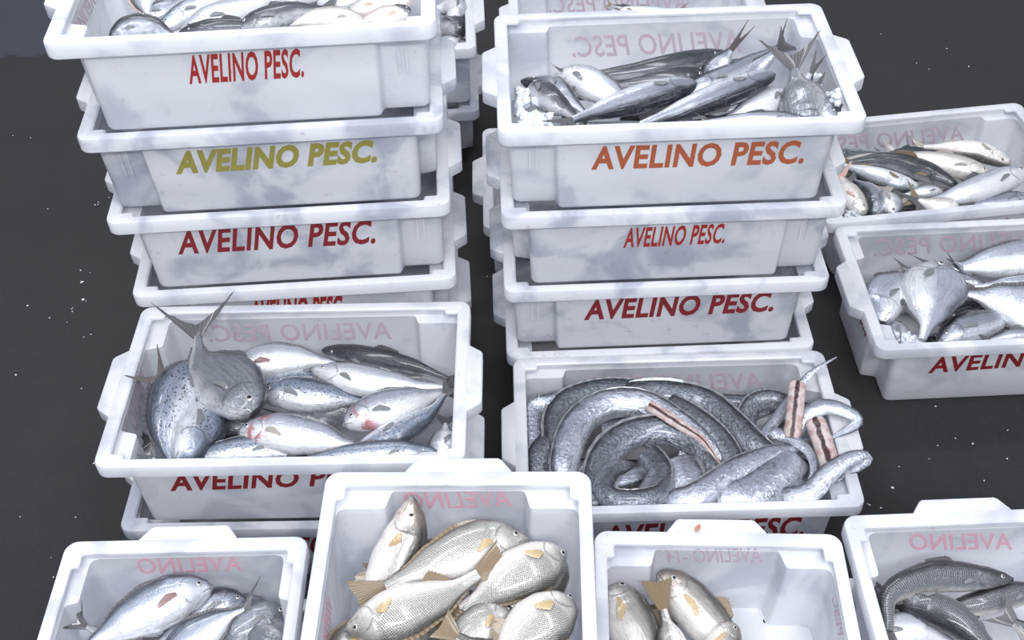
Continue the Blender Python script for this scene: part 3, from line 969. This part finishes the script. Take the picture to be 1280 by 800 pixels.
# steel grey fish crate (top of the right stack)
g1 = 'steel grey fish of the right stack'
F('R1', 'slender_fish', 'slim', 'darkback', [(908, 66, -.045), (850, 78, -.035), (790, 90, -.04), (715, 97, -.05)], 25, 'u', 'long charcoal fish lying across the top of the heap', group=g1, roll=.5, parts=('tail', 'eye', 'anal'))
F('R1', 'slender_fish', 'slim', 'darkback', [(885, 94, -.055), (830, 98, -.05), (765, 107, -.055)], 26, 'u', 'charcoal fish just under the long one, in its shade', group=g1, roll=.4)
F('R1', 'slender_fish', 'slim', 'steel', [(870, 104, -.020), (820, 118, -.012), (765, 134, -.012), (716, 152, -.004)], 36, 'd', 'front steel grey fish with tail towards the left front corner', group=g1, spread=.45, fin='grey', taillen=1.1, parts=('tail', 'pec'))
F('R1', 'slender_fish', 'slim', 'steel', [(968, 93, -.010), (920, 112, -.006), (868, 132, -.010), (800, 156, -.02)], 34, 'd', 'front steel grey fish slanting up to the forked tails', group=g1, parts=('pec', 'dorsal'))
F('R1', 'slender_fish', 'amber', 'white', [(695, 93, -.06), (730, 102, -.05), (770, 122, -.055), (800, 140, -.07)], 42, 'u', 'white bellied fish left of the heap', group=g1)
F('R1', 'slender_fish', 'slim', 'steel', [(850, 118, -.05), (905, 98, -.045), (945, 76, -.04), (975, 58, -.04)], 30, 'u', 'steel grey fish between the two front ones and the back wall', group=g1)
F('R1', 'slender_fish', 'amber', 'pomp', [(1008, 170, -.05), (1004, 135, -.03), (996, 105, -.012), (993, 86, .004)], 58, 'l', 'grey fish head down with forked tail spread at the right end', group=g1, tilt=.7, spread=1.0, taillen=1.0, parts=('tail', 'anal'))
F('R1', 'slender_fish', 'slim', 'steel', [(900, 140, -.07), (935, 95, -.05), (964, 70, -.02), (972, 62, -.005)], 34, 'l', 'grey fish whose tail stands up against the back wall', group=g1, parts=('tail',), spread=.8)
F('R1', 'slender_fish', 'slim', 'steel', [(880, 100, -.06), (900, 80, -.04), (914, 62, -.01)], 30, 'l', 'fish with narrow dark tail fin standing highest against the back wall', group=g1, parts=('tail',), spread=.22, taillen=1.5, fin='umber')
F('R1', 'slender_fish', 'amber', 'white', [(985, 118, -.05), (945, 134, -.035), (905, 150, -.04)], 40, 'u', 'white belly at the front rim between the forked tail and the slanting fish', group=g1)
F('R1', 'slender_fish', 'slim', 'steel', [(1010, 150, -.02), (950, 148, -.012), (885, 151, -.015)], 16, 'u', 'thin dark fish along the front rim', group=g1)
F('R1', 'slender_fish', 'slim', 'darkback', [(665, 108, -.06), (690, 126, -.045), (720, 146, -.045)], 36, 'u', 'charcoal fish head in the left ice', group=g1)
F('R1', 'slender_fish', 'slim', 'steel', [(690, 100, -.05), (705, 118, -.04), (730, 140, -.05)], 26, 'u', 'small grey fish beside the charcoal head', group=g1)
F('R1', 'slender_fish', 'amber', 'steel', [(1055, 168, -.05), (1035, 142, -.03), (1018, 115, -.03)], 40, 'r', 'grey fish in the right front corner of the steel grey crate', group=g1)
F('R1', 'slender_fish', 'slim', 'steel', [(1000, 130, -.05), (1008, 105, -.02), (1014, 92, -.004)], 24, 'r', 'grey fish with a small tail fin beside the forked tail', group=g1, parts=('tail',), spread=.4, taillen=1.3)
fill('R1', 9, 5, 'slim', ['steel', 'darkback', 'steel'], .25, .05, -.12, -.07, 'steel grey fish buried under others on the right stack', SILV)
chips('ice_heap', 'R1', [(655, 135, -.045, 14, 22), (668, 150, -.03, 22, 8), (650, 120, -.06, 10, 8)], 150, .004, .011, 3, 'heap of crushed ice at the left end of the steel grey fish')
chips('ice_heap', 'R1', [(1035, 138, -.035, 12, 12), (1040, 122, -.035, 8, 10), (1018, 100, -.05, 8, 8)], 60, .004, .009, 4, 'crushed ice in the right end of the steel grey fish crate')

# crate behind at the right edge
gn = 'slim fish of the crate at the right edge'
F('N1', 'slender_fish', 'slim', 'darkback', [(1198, 234, -.03), (1150, 212, -.022), (1105, 200, -.022), (1060, 203, -.03)], 25, 'u', 'charcoal backed fish arching across the crate at the right edge', group=gn, roll=.6, fin='brown')
F('N1', 'slender_fish', 'slim', 'white', [(1284, 215, -.01), (1235, 232, -.006), (1190, 246, -.01), (1158, 254, -.016)], 34, 'u', 'silver fish with grey back, head at the right frame edge', group=gn)
F('N1', 'slender_fish', 'slim', 'tan', [(1264, 206, -.05), (1225, 190, -.045), (1190, 186, -.045), (1155, 184, -.055)], 24, 'd', 'white bellied fish along the back wall at the right edge', group=gn, fin='tan')
F('N1', 'slender_fish', 'slim', 'tan', [(1240, 220, -.035), (1195, 208, -.03), (1150, 198, -.035), (1120, 193, -.045)], 28, 'u', 'tan flanked fish between the charcoal back and the back wall', group=gn, fin='tan')
F('N1', 'slender_fish', 'slim', 'white', [(1150, 236, -.03), (1110, 225, -.026), (1075, 214, -.03), (1050, 206, -.035)], 24, 'd', 'white fish under the charcoal backed fish, left side', group=gn, fin='brown')
F('N1', 'slender_fish', 'slim', 'tan', [(1082, 268, -.02), (1066, 248, -.016), (1052, 222, -.02)], 28, 'r', 'pale fish with orange edge at the left end of the right edge crate', group=gn, fin='pink')
F('N1', 'slender_fish', 'slim', 'steel', [(1098, 282, -.02), (1094, 252, -.012), (1083, 236, -.014), (1068, 226, -.02)], 26, 'l', 'bluish dark fish bending down to the front rim', group=gn, roll=.3)
F('N1', 'slender_fish', 'slim', 'white', [(1118, 284, -.025), (1113, 262, -.02), (1108, 240, -.025)], 30, 'r', 'white fish head down beside the bluish dark one', group=gn, fin='tan')
F('N1', 'slender_fish', 'slim', 'tan', [(1200, 262, -.02), (1172, 258, -.016), (1148, 250, -.014)], 24, 'u', 'fish with a dark fan tail near the front rim', group=gn, fin='brown', parts=('tail',), spread=1.2)
F('N1', 'slender_fish', 'slim', 'white', [(1178, 240, -.03), (1155, 240, -.024), (1130, 244, -.03)], 16, 'u', 'small white fish between the fan tail and the charcoal back', group=gn)
F('N1', 'slender_fish', 'slim', 'darkback', [(1160, 190, -.05), (1130, 190, -.045), (1106, 193, -.05)], 13, 'u', 'small black fish at the back wall of the right edge crate', group=gn, roll=.5)
F('N1', 'slender_fish', 'slim', 'steel', [(1285, 245, -.03), (1240, 253, -.025), (1200, 260, -.03)], 20, 'u', 'grey fish in the shade at the front rim, right frame edge', group=gn)
fill('N1', 8, 21, 'slim', ['tan', 'steel', 'darkback'], .25, .05, -.11, -.06, 'slim fish buried under others at the right edge', SILV, x0=-.02)
chips('ice_heap', 'N1', [(1068, 268, -.025, 10, 6)], 40, .003, .008, 9, 'crushed ice in the left front corner of the right edge crate')

# flat silver fish crate
g2 = 'flat silver fish at the right edge'
F('N2', 'flat_silver_fish', 'pompano', 'moon', [(1168, 333, -.03), (1164, 366, -.008), (1160, 400, -.004), (1156, 432, -.014)], 80, 'r', 'flat bright fish tail down in the middle of its crate', group=g2, tilt=.65, parts=('pec', 'anal', 'eye'))
F('N2', 'flat_silver_fish', 'pompano', 'moon', [(1092, 404, -.03), (1106, 378, -.022), (1126, 358, -.026), (1150, 340, -.04)], 56, 'l', 'flat bright fish leaning on the left end wall', group=g2, tilt=.6, parts=('pec', 'dorsal', 'anal'))
F('N2', 'flat_silver_fish', 'amber', 'moon', [(1345, 322, -.03), (1290, 324, -.022), (1235, 330, -.026), (1182, 338, -.03)], 50, 'u', 'large silver fish along the back wall, tail at the flat fish', group=g2, spread=.9)
F('N2', 'flat_silver_fish', 'amber', 'moon', [(1335, 358, -.03), (1280, 356, -.03), (1218, 358, -.035)], 26, 'u', 'silver fish under the large one at the back', group=g2)
F('N2', 'flat_silver_fish', 'pompano', 'moon', [(1350, 408, -.02), (1300, 392, -.014), (1250, 376, -.016), (1203, 366, -.014)], 62, 'u', 'white flanked fish with its dark tail at the middle, right frame edge', group=g2)
F('N2', 'flat_silver_fish', 'amber', 'steel', [(1172, 428, -.04), (1205, 412, -.035), (1240, 402, -.035), (1275, 396, -.045)], 40, 'u', 'scaly silver fish near the front rim beside the flat fish', group=g2)
F('N2', 'flat_silver_fish', 'slim', 'steel', [(1310, 420, -.03), (1270, 418, -.028), (1238, 424, -.03)], 18, 'u', 'dark fish lying at the front rim by the right frame edge', group=g2)
F('N2', 'flat_silver_fish', 'slim', 'steel', [(1240, 362, -.04), (1190, 345, -.035), (1135, 336, -.04)], 16, 'u', 'dark thin fish behind the tail down flat fish', group=g2, taillen=1.3)
F('N2', 'flat_silver_fish', 'amber', 'steel', [(1130, 440, -.06), (1115, 415, -.05), (1100, 398, -.055)], 36, 'l', 'grey fish half under ice in the left front corner', group=g2)
F('N2', 'flat_silver_fish', 'slim', 'steel', [(1215, 350, -.05), (1200, 336, -.03), (1192, 328, -.012)], 16, 'l', 'fish with one dark fin standing before the reversed lettering', group=g2, parts=('tail',), spread=.35, taillen=1.1)
fill('N2', 9, 8, 'amber', ['moon', 'steel', 'steel'], .22, .065, -.13, -.085, 'silver fish buried under the flat silver fish', SILV)
chips('ice_heap', 'N2', [(1118, 424, -.035, 20, 8), (1105, 410, -.05, 8, 8), (1140, 428, -.03, 12, 6)], 90, .003, .009, 12, 'crushed ice in the left front corner beside the flat silver fish')

# cutlassfish crate
gc = 'coiled cutlassfish'
rib = dict(tilt=.55, group=gc, fin='ash', parts=('dorsal',))
F('R5', 'cutlassfish', 'ribbon', 'ribbon', [(704, 610, -.03), (708, 568, -.016), (726, 526, -.012), (762, 505, -.010), (806, 506, -.010), (846, 526, -.012), (880, 552, -.016), (910, 586, -.03)], 36, 'u', 'bright cutlassfish forming the big arc in the middle', roll=.25, **rib)
F('R5', 'cutlassfish', 'band', 'ribbond', [(712, 570, -.035), (698, 545, -.03), (700, 515, -.026), (722, 498, -.026), (760, 490, -.03), (800, 492, -.04)], 32, 'u', 'grey cutlassfish curling outside the big arc on the left', roll=.2, **rib)
F('R5', 'cutlassfish', 'band', 'ribbond', [(780, 494, -.035), (830, 492, -.026), (880, 502, -.022), (915, 530, -.022), (945, 560, -.026), (975, 585, -.04)], 32, 'u', 'grey cutlassfish arching along the back wall', roll=.2, **rib)
F('R5', 'cutlassfish', 'band', 'ribbond', [(835, 502, -.022), (868, 520, -.016), (898, 545, -.015), (915, 575, -.02), (905, 605, -.03)], 24, 'u', 'cutlassfish lying tight outside the slit arc', **rib)
F('R5', 'cutlassfish', 'band', 'ribbond', [(745, 610, -.035), (756, 570, -.028), (785, 545, -.024), (830, 538, -.025), (868, 552, -.028), (890, 580, -.034), (884, 608, -.045)], 34, 'u', 'dull cutlassfish curved inside the big arc', roll=.25, **rib)
F('R5', 'cutlassfish', 'ribbon', 'ribbond', [(792, 580, -.02), (764, 588, -.014), (754, 612, -.012), (772, 634, -.012), (808, 634, -.012), (832, 612, -.014), (830, 578, -.022), (806, 556, -.03)], 26, 'l', 'dark cutlassfish rolled into a small ring at the front rim', roll=.2, **rib)
F('R5', 'cutlassfish', 'band', 'ribbond', [(796, 640, -.03), (812, 615, -.02), (824, 588, -.02), (808, 566, -.03)], 30, 'r', 'speckled cutlassfish piece inside the small ring', roll=.3, **rib)
F('R5', 'cutlassfish', 'ribbon', 'ribbon', [(832, 648, -.02), (870, 622, -.010), (920, 590, -.006), (965, 568, -.008), (1000, 560, -.016)], 34, 'u', 'cutlassfish with a dark belly slit slanting across the right half', roll=.1, **rib)
F('R5', 'cutlassfish', 'band', 'ribbon', [(900, 645, -.02), (935, 622, -.014), (970, 595, -.014), (990, 570, -.02)], 48, 'u', 'broad silver belly below the slit cutlassfish', **rib)
F('R5', 'cutlassfish', 'tip', 'ribbon', [(962, 540, -.016), (990, 548, -.008), (1012, 566, -.004), (1017, 590, -.004), (1004, 612, -.008)], 16, 'r', 'thin cutlassfish tail curling round at the right end', **rib)
F('R5', 'cutlassfish', 'tip', 'ribbon', [(985, 645, -.02), (1012, 618, -.006), (1040, 588, .012), (1066, 572, .022), (1084, 574, .018), (1089, 604, -.02)], 27, 'u', 'cutlassfish tail hanging over the right rim, lower one', **rib)
F('R5', 'cutlassfish', 'tip', 'ribbon', [(985, 548, -.03), (1000, 528, -.006), (1024, 510, .012), (1052, 512, .022), (1072, 528, .016), (1082, 550, -.005)], 24, 'u', 'cutlassfish tail hanging over the right rim, upper one', **rib)
F('R5', 'cutlassfish', 'tip', 'ribbon', [(945, 556, -.025), (970, 524, -.018), (995, 488, -.002), (1018, 463, .02), (1046, 446, .045)], 15, 'u', 'thin cutlassfish tail spike rising above the right back corner', **rib)
F('R5', 'fish_stump', 'stub', 'flesh', [(997, 478, .030), (994, 512, .014), (990, 548, -.008)], 20, 'r', 'cut pinkish cutlassfish stump standing upright at the right end', cat='fish piece', tilt=.8, parts=())
F('R5', 'fish_stump', 'stub', 'flesh', [(1018, 524, .010), (1028, 552, -.002), (1040, 588, -.016)], 24, 'r', 'cut reddish cutlassfish stump under the overhanging tails', cat='fish piece', tilt=.8, parts=())
F('R5', 'cutlassfish', 'band', 'ribbon', [(668, 570, -.04), (658, 540, -.034), (662, 512, -.026), (686, 506, -.024), (712, 500, -.035)], 26, 'l', 'bright fold of cutlassfish against the left end wall', roll=.5, **rib)
F('R5', 'cutlassfish', 'band', 'ribbond', [(655, 600, -.04), (672, 570, -.03), (690, 545, -.035)], 26, 'l', 'short grey cutlassfish end in the left front corner', **rib)
F('R5', 'cutlassfish', 'tip', 'ribbond', [(702, 606, -.045), (690, 575, -.036), (682, 540, -.036)], 22, 'r', 'thin grey cutlassfish tail beside the left front corner', **rib)
F('R5', 'cutlassfish', 'band', 'ribbon', [(846, 575, -.03), (858, 600, -.022), (866, 640, -.03)], 42, 'r', 'white cutlassfish flank between the ring and the slit fish', **rib)
F('R5', 'cutlassfish', 'band', 'ribbond', [(930, 540, -.04), (940, 508, -.026), (962, 500, -.022), (985, 508, -.03)], 24, 'u', 'cutlassfish loop in front of the back wall, right of the lettering', roll=.4, **rib)
F('R5', 'cutlassfish', 'band', 'ribbond', [(742, 648, -.03), (738, 615, -.026), (746, 580, -.03)], 26, 'l', 'grey cutlassfish flank beside the croaker crate rim', **rib)
F('R5', 'cutlassfish', 'band', 'ribbond', [(960, 648, -.025), (990, 628, -.02), (1008, 606, -.02)], 28, 'd', 'grey cutlassfish piece in the right front corner', **rib)
# strips of pink flesh in the open slit of the big arc
F('R5', 'fish_stump', 'tip', 'flesh', [(812, 506, -.001), (846, 528, -.001), (878, 550, -.003), (902, 582, -.012)], 15, 'u', 'strip of pink flesh lying along the slit of the big arc', cat='fish piece', tilt=.55, parts=())
fill('R5', 12, 31, 'band', ['ribbond', 'ribbon'], .24, .034, -.12, -.05, 'cutlassfish buried under the coiled ones', 'cutlassfish deep in the crate', name='cutlassfish', xr=.2, yr=.12)

# croaker crate
gk = 'dotted croakers of the front crate'
kw = dict(fin='brown', pecfin='gold', group=gk)
F('BM', 'croaker', 'perch', 'croak', [(431, 788, -.045), (486, 769, -.028), (548, 747, -.028), (598, 718, -.022)], 66, 'd', 'front dotted croaker with its head to the lower left and reddish tail raised', **kw)
F('BM', 'croaker', 'perch', 'croak', [(661, 674, -.055), (614, 680, -.045), (548, 704, -.045), (482, 734, -.055)], 66, 'u', 'dotted croaker in the centre, head against the back wall', **kw)
F('BM', 'croaker', 'perch', 'weak', [(515, 620, -.03), (506, 668, -.05), (478, 725, -.075), (442, 785, -.085)], 58, 'r', 'pale croaker with its head up at the reversed lettering', **kw)
F('BM', 'croaker', 'perch', 'croak', [(720, 690, -.05), (676, 702, -.035), (626, 730, -.035), (576, 762, -.05)], 66, 'd', 'dotted croaker pointing its head at the right wall', **kw)
F('BM', 'croaker', 'perch', 'croakd', [(716, 702, -.075), (680, 724, -.065), (636, 752, -.065), (590, 778, -.075)], 62, 'd', 'grey croaker lying under the one that points at the right wall', **kw)
F('BM', 'croaker', 'perch', 'croak', [(720, 748, -.05), (694, 762, -.035), (652, 795, -.035), (610, 835, -.045)], 72, 'r', 'dotted croaker in the right front, head by the right wall', **kw)
F('BM', 'croaker', 'perch', 'croak', [(646, 762, -.065), (612, 776, -.055), (572, 806, -.055), (530, 840, -.06)], 54, 'u', 'small croaker between the two front ones at the bottom frame edge', **kw)
F('BM', 'croaker', 'perch', 'croakd', [(640, 840, -.06), (600, 815, -.045), (572, 795, -.035)], 44, 'u', 'croaker whose brown tail shows at the bottom frame edge', parts=('tail',), spread=1.1, **kw)
F('BM', 'croaker', 'perch', 'weak', [(570, 690, -.11), (530, 700, -.105), (488, 714, -.10)], 46, 'u', 'croaker whose brown tail lies in the left back corner', parts=('tail',), spread=1.1, **kw)
F('BM', 'croaker', 'perch', 'weak', [(425, 840, -.07), (445, 800, -.07), (470, 765, -.075)], 56, 'l', 'pale croaker along the left wall, mostly beneath others', **kw)
fill('BM', 6, 41, 'perch', ['croakd', 'croak', 'weak'], .21, .066, -.135, -.10, 'croaker buried under others in the front crate', SILV, 'brown', x0=.02, xr=.13, yr=.07, name='croaker')

# half empty crate
gw = 'pale fish of the half empty crate'
kw = dict(fin='brown', pecfin='gold', group=gw)
F('BR1', 'weakfish', 'slim', 'weak', [(760, 733, -.075), (779, 762, -.068), (800, 800, -.068), (815, 850, -.075)], 62, 'r', 'fish with a dark belly and its head in the left back corner', **kw)
F('BR1', 'weakfish', 'slim', 'weak', [(822, 716, -.055), (852, 744, -.07), (892, 785, -.08), (940, 840, -.09)], 56, 'r', 'pale fish with gaping white mouth leaning on the back wall', **kw)
F('BR1', 'weakfish', 'perch', 'weak', [(850, 860, -.06), (838, 800, -.05), (829, 762, -.045)], 44, 'l', 'fish with its brown tail raised between two heads', parts=('tail',), spread=1.1, taillen=1.5, **kw)
F('BR1', 'weakfish', 'slim', 'weak', [(919, 780, -.055), (902, 806, -.06), (880, 850, -.065)], 40, 'r', 'small headed fish at the bottom frame edge, beside the drain holes', **kw)
F('BR1', 'weakfish', 'slim', 'weak', [(772, 840, -.12), (800, 790, -.125), (850, 770, -.13)], 52, 'r', 'fish on the bottom under the raised brown tail', **kw)

# dark scaled fish crate
gl = 'dark scaled fish of the lower right crate'
kw = dict(fin='grey', group=gl)
F('BR2', 'scaled_fish', 'lady', 'lady', [(1266, 724, -.055), (1215, 722, -.045), (1160, 722, -.038), (1112, 744, -.035), (1088, 790, -.045)], 38, 'u', 'dark scaled fish arching along the top with its pointed head to the right', roll=.35, **kw)
F('BR2', 'scaled_fish', 'lady', 'lady', [(1110, 756, -.07), (1152, 758, -.052), (1196, 776, -.045), (1250, 822, -.05)], 44, 'd', 'dark scaled fish bent below the arching one', roll=.4, **kw)
F('BR2', 'scaled_fish', 'lady', 'lady', [(1310, 738, -.08), (1262, 744, -.078), (1215, 756, -.08), (1170, 765, -.09)], 34, 'u', 'dark scaled fish lying behind the bent one, head at the right frame edge', roll=.3, **kw)
F('BR2', 'scaled_fish', 'perch', 'white', [(1075, 830, -.075), (1100, 796, -.065), (1150, 788, -.065), (1200, 810, -.075)], 46, 'u', 'white flanked fish in the left front of the dark scaled fish', **kw)
F('BR2', 'scaled_fish', 'lady', 'lady', [(1083, 726, -.06), (1092, 742, -.075), (1100, 775, -.09)], 30, 'r', 'fish head peeping out at the left wall behind the arching fish', **kw)
F('BR2', 'scaled_fish', 'lady', 'lady', [(1330, 840, -.08), (1295, 800, -.07), (1268, 778, -.062)], 36, 'u', 'fish with a dark tail at the bottom right frame corner', parts=('tail',), **kw)

# big silver jack crate
gj = 'silver jacks of the lower left crate'
kw = dict(fin='grey', group=gj)
F('BL', 'jack_fish', 'amber', 'jack', [(266, 734, -.055), (218, 748, -.045), (160, 776, -.045), (104, 812, -.05)], 62, 'u', 'big silver jack with blue back, head raised to the right', pecfin='plum', **kw)
F('BL', 'jack_fish', 'amber', 'steel', [(310, 752, -.085), (275, 756, -.08), (238, 772, -.08), (200, 800, -.09)], 44, 'u', 'grey jack behind the big one, under the lettering', **kw)
F('BL', 'jack_fish', 'pompano', 'jack', [(205, 842, -.07), (238, 806, -.062), (275, 776, -.06), (305, 761, -.058)], 52, 'u', 'silver jack pointing its narrow tail at the right wall', spread=.9, **kw)
F('BL', 'jack_fish', 'amber', 'pomp', [(368, 768, -.09), (335, 772, -.082), (296, 790, -.082), (262, 820, -.09)], 48, 'u', 'dark grey jack near the right wall', **kw)
F('BL', 'jack_fish', 'amber', 'pomp', [(375, 815, -.075), (335, 800, -.07), (305, 785, -.075)], 34, 'd', 'small dark jack at the bottom frame edge by the right wall', **kw)
F('BL', 'jack_fish', 'amber', 'pomp', [(180, 830, -.10), (140, 800, -.075), (108, 783, -.05)], 36, 'u', 'jack whose dark tail fin stands by the left wall', parts=('tail',), spread=.8, taillen=1.2, **kw)
F('BL', 'jack_fish', 'amber', 'pomp', [(340, 760, -.11), (290, 770, -.115), (240, 800, -.12)], 44, 'u', 'jack on the crate bottom below the narrow tail', **kw)

# top of the tallest stack
gt = 'mixed fish on top of the tallest stack'
kw = dict(group=gt)
F('L1', 'silver_fish', 'amber', 'steel', [(137, 55, -.03), (160, 36, -.018), (190, 34, -.016), (222, 48, -.025)], 30, 'u', 'grey fish arched at the left of the top crate', roll=.3, **kw)
F('L1', 'silver_fish', 'amber', 'white', [(224, 46, -.02), (262, 28, -.014), (305, 12, -.018), (350, -4, -.03)], 40, 'u', 'white faced fish with a big eye, left of the dark fish', **kw)
F('L1', 'silver_fish', 'slim', 'darkback', [(222, 52, -.012), (262, 39, -.006), (310, 32, -.008), (350, 30, -.02)], 20, 'u', 'dark back at the front rim below the white faced fish', roll=.5, **kw)
F('L1', 'silver_fish', 'slim', 'darkback', [(296, 44, -.01), (330, 26, -.002), (368, 14, -.004), (405, 11, -.012)], 32, 'u', 'charcoal fish whose head points down at the front rim', **kw)
F('L1', 'silver_fish', 'amber', 'tan', [(465, 32, -.02), (430, 24, -.012), (395, 22, -.012), (355, 32, -.015)], 28, 'u', 'pinkish white fish with tan tail near the charcoal fish', fin='tan', **kw)
F('L1', 'silver_fish', 'amber', 'jack', [(196, 40, -.03), (232, 18, -.026), (275, -2, -.03), (310, -20, -.04)], 32, 'u', 'striped silver fish behind the white faced fish', **kw)
F('L1', 'silver_fish', 'amber', 'tan', [(430, 24, -.03), (462, 8, -.02), (505, 2, -.02), (535, -6, -.03)], 24, 'u', 'pale pink fish at the right end of the top crate', fin='pink', **kw)
F('L1', 'silver_fish', 'amber', 'tan', [(512, 20, -.012), (480, 20, -.008), (450, 26, -.012)], 26, 'u', 'small pale fish in the right front corner of the top crate', fin='pink', **kw)
F('L1', 'silver_fish', 'slim', 'darkback', [(528, 12, -.02), (500, 14, -.02), (462, 18, -.03)], 18, 'u', 'black sliver of fish between the two pale ones', **kw)
F('L1', 'silver_fish', 'amber', 'bloody', [(176, -14, -.02), (180, 5, -.02), (186, 24, -.03)], 30, 'l', 'pink mouthed fish at the back left of the top crate', fin='pink', **kw)
F('L1', 'silver_fish', 'amber', 'steel', [(170, 26, -.04), (205, 12, -.03), (240, -8, -.035)], 26, 'u', 'grey fish between the pink mouth and the striped fish', **kw)
F('L1', 'silver_fish', 'amber', 'white', [(320, -8, -.02), (370, -8, -.015), (425, -10, -.02)], 36, 'u', 'white fish at the upper frame edge behind the charcoal fish', **kw)
F('L1', 'silver_fish', 'amber', 'white', [(395, 6, -.03), (430, 0, -.02), (470, -8, -.025)], 28, 'u', 'white fish at the upper frame edge right of the charcoal fish', **kw)
fill('L1', 10, 61, 'amber', ['steel', 'white', 'pomp'], .22, .06, -.13, -.06, 'silver fish buried under others on the tallest stack', SILV, x0=.05, xr=.10)
# crates half seen behind the stacks
F('LB2', 'silver_fish', 'slim', 'white', [(562, 30, -.02), (575, 14, -.012), (560, 8, -.02), (535, 16, -.03)], 26, 'u', 'pale fish curled over in the crate behind the tallest stack')
F('LB2', 'silver_fish', 'slim', 'darkback', [(585, 44, -.03), (568, 34, -.028), (545, 26, -.035)], 30, 'u', 'dark brown fish under the pale one behind the tallest stack')
F('LB2', 'silver_fish', 'amber', 'white', [(545, 62, -.03), (566, 52, -.025), (582, 48, -.03)], 22, 'u', 'white bellied fish at the front rim behind the tallest stack')
fill('LB2', 5, 71, 'slim', ['white', 'darkback', 'tan'], .24, .05, -.10, -.05, 'slim fish buried in the crate behind the tallest stack', SILV, x0=.1, xr=.1)
F('R0', 'silver_fish', 'slim', 'white', [(760, 14, -.06), (800, 13, -.05), (850, 12, -.055)], 12, 'u', 'white fish peeping over the topmost right crate', fin='brown')
F('R0', 'silver_fish', 'slim', 'darkback', [(795, 12, -.06), (775, 9, -.045), (764, 6, -.04)], 9, 'u', 'dark fish tip peeping over the topmost right crate', fin='brown')
fill('R0', 3, 75, 'slim', ['white', 'darkback'], .24, .05, -.13, -.08, 'slim fish buried in the crate behind the right stack', SILV)
F('R3', 'silver_fish', 'slim', 'darkback', [(700, 330, -.045), (660, 318, -.02), (648, 308, -.004), (640, 304, .004)], 14, 'u', 'fish whose dark tail pokes out at the left of the right stack')

# crumbs of ice scattered on the floor
r = random.Random(3); bm = bmesh.new()
for cx, cy, n, sp in ((103, 342, 6, 8), (122, 248, 6, 9), (105, 376, 5, 7), (45, 372, 5, 30), (88, 382, 3, 6), (110, 410, 4, 6), (65, 470, 6, 60), (40, 620, 10, 60), (150, 640, 3, 30), (1135, 565, 8, 40),
                      (1195, 590, 8, 50), (1100, 632, 5, 12), (1160, 40, 5, 30), (1250, 50, 5, 40), (1240, 540, 6, 40), (1010, 15, 3, 20), (30, 130, 5, 60), (612, 345, 5, 6)):
    for i in range(max(2, n * 2 // 3)):
        p = at(cx + r.gauss(0, 1) * sp, cy + r.gauss(0, 1) * sp, 0.001)
        b = bmesh.ops.create_icosphere(bm, subdivisions=1, radius=r.choice((.0012, .0016, .002, .003)))
        for v in b['verts']: v.co = Vector((v.co.x * r.uniform(.7, 1.4), v.co.y, v.co.z * .7)) * r.uniform(.8, 1.2) + p
o = put_obj('ice_crumbs', bm, ICE); tag(o, 'tiny crumbs of ice scattered over the dark wet floor', 'ice', None, 'stuff')

# a shred of orange fish on the handle of the half empty crate
bm = bmesh.new()
p0 = at(872, 661, CR['BR1']['top'] + .002)
prev = None
for k in range(7):
    q = k / 6; c = p0 + Vector((-.004 + .008 * q, -.006 + .013 * q, .002 + .001 * sin(q * 5))); w = .0032 * sin(pi * (.12 + .8 * q))
    rg = [bm.verts.new(c + Vector((w * cos(a * pi / 4), -.4 * w * cos(a * pi / 4), .6 * w * sin(a * pi / 4)))) for a in range(8)]
    if prev:
        for a in range(8): bm.faces.new((prev[a], prev[(a + 1) % 8], rg[(a + 1) % 8], rg[a]))
    else: bm.faces.new(list(reversed(rg)))
    prev = rg
bm.faces.new(prev)
o = put_obj('fish_shred', bm, plain('orange_flesh', (0.45, 0.16, 0.09), 0.3))
tag(o, 'small orange shred of fish on the rim of the half empty crate', 'fish piece')
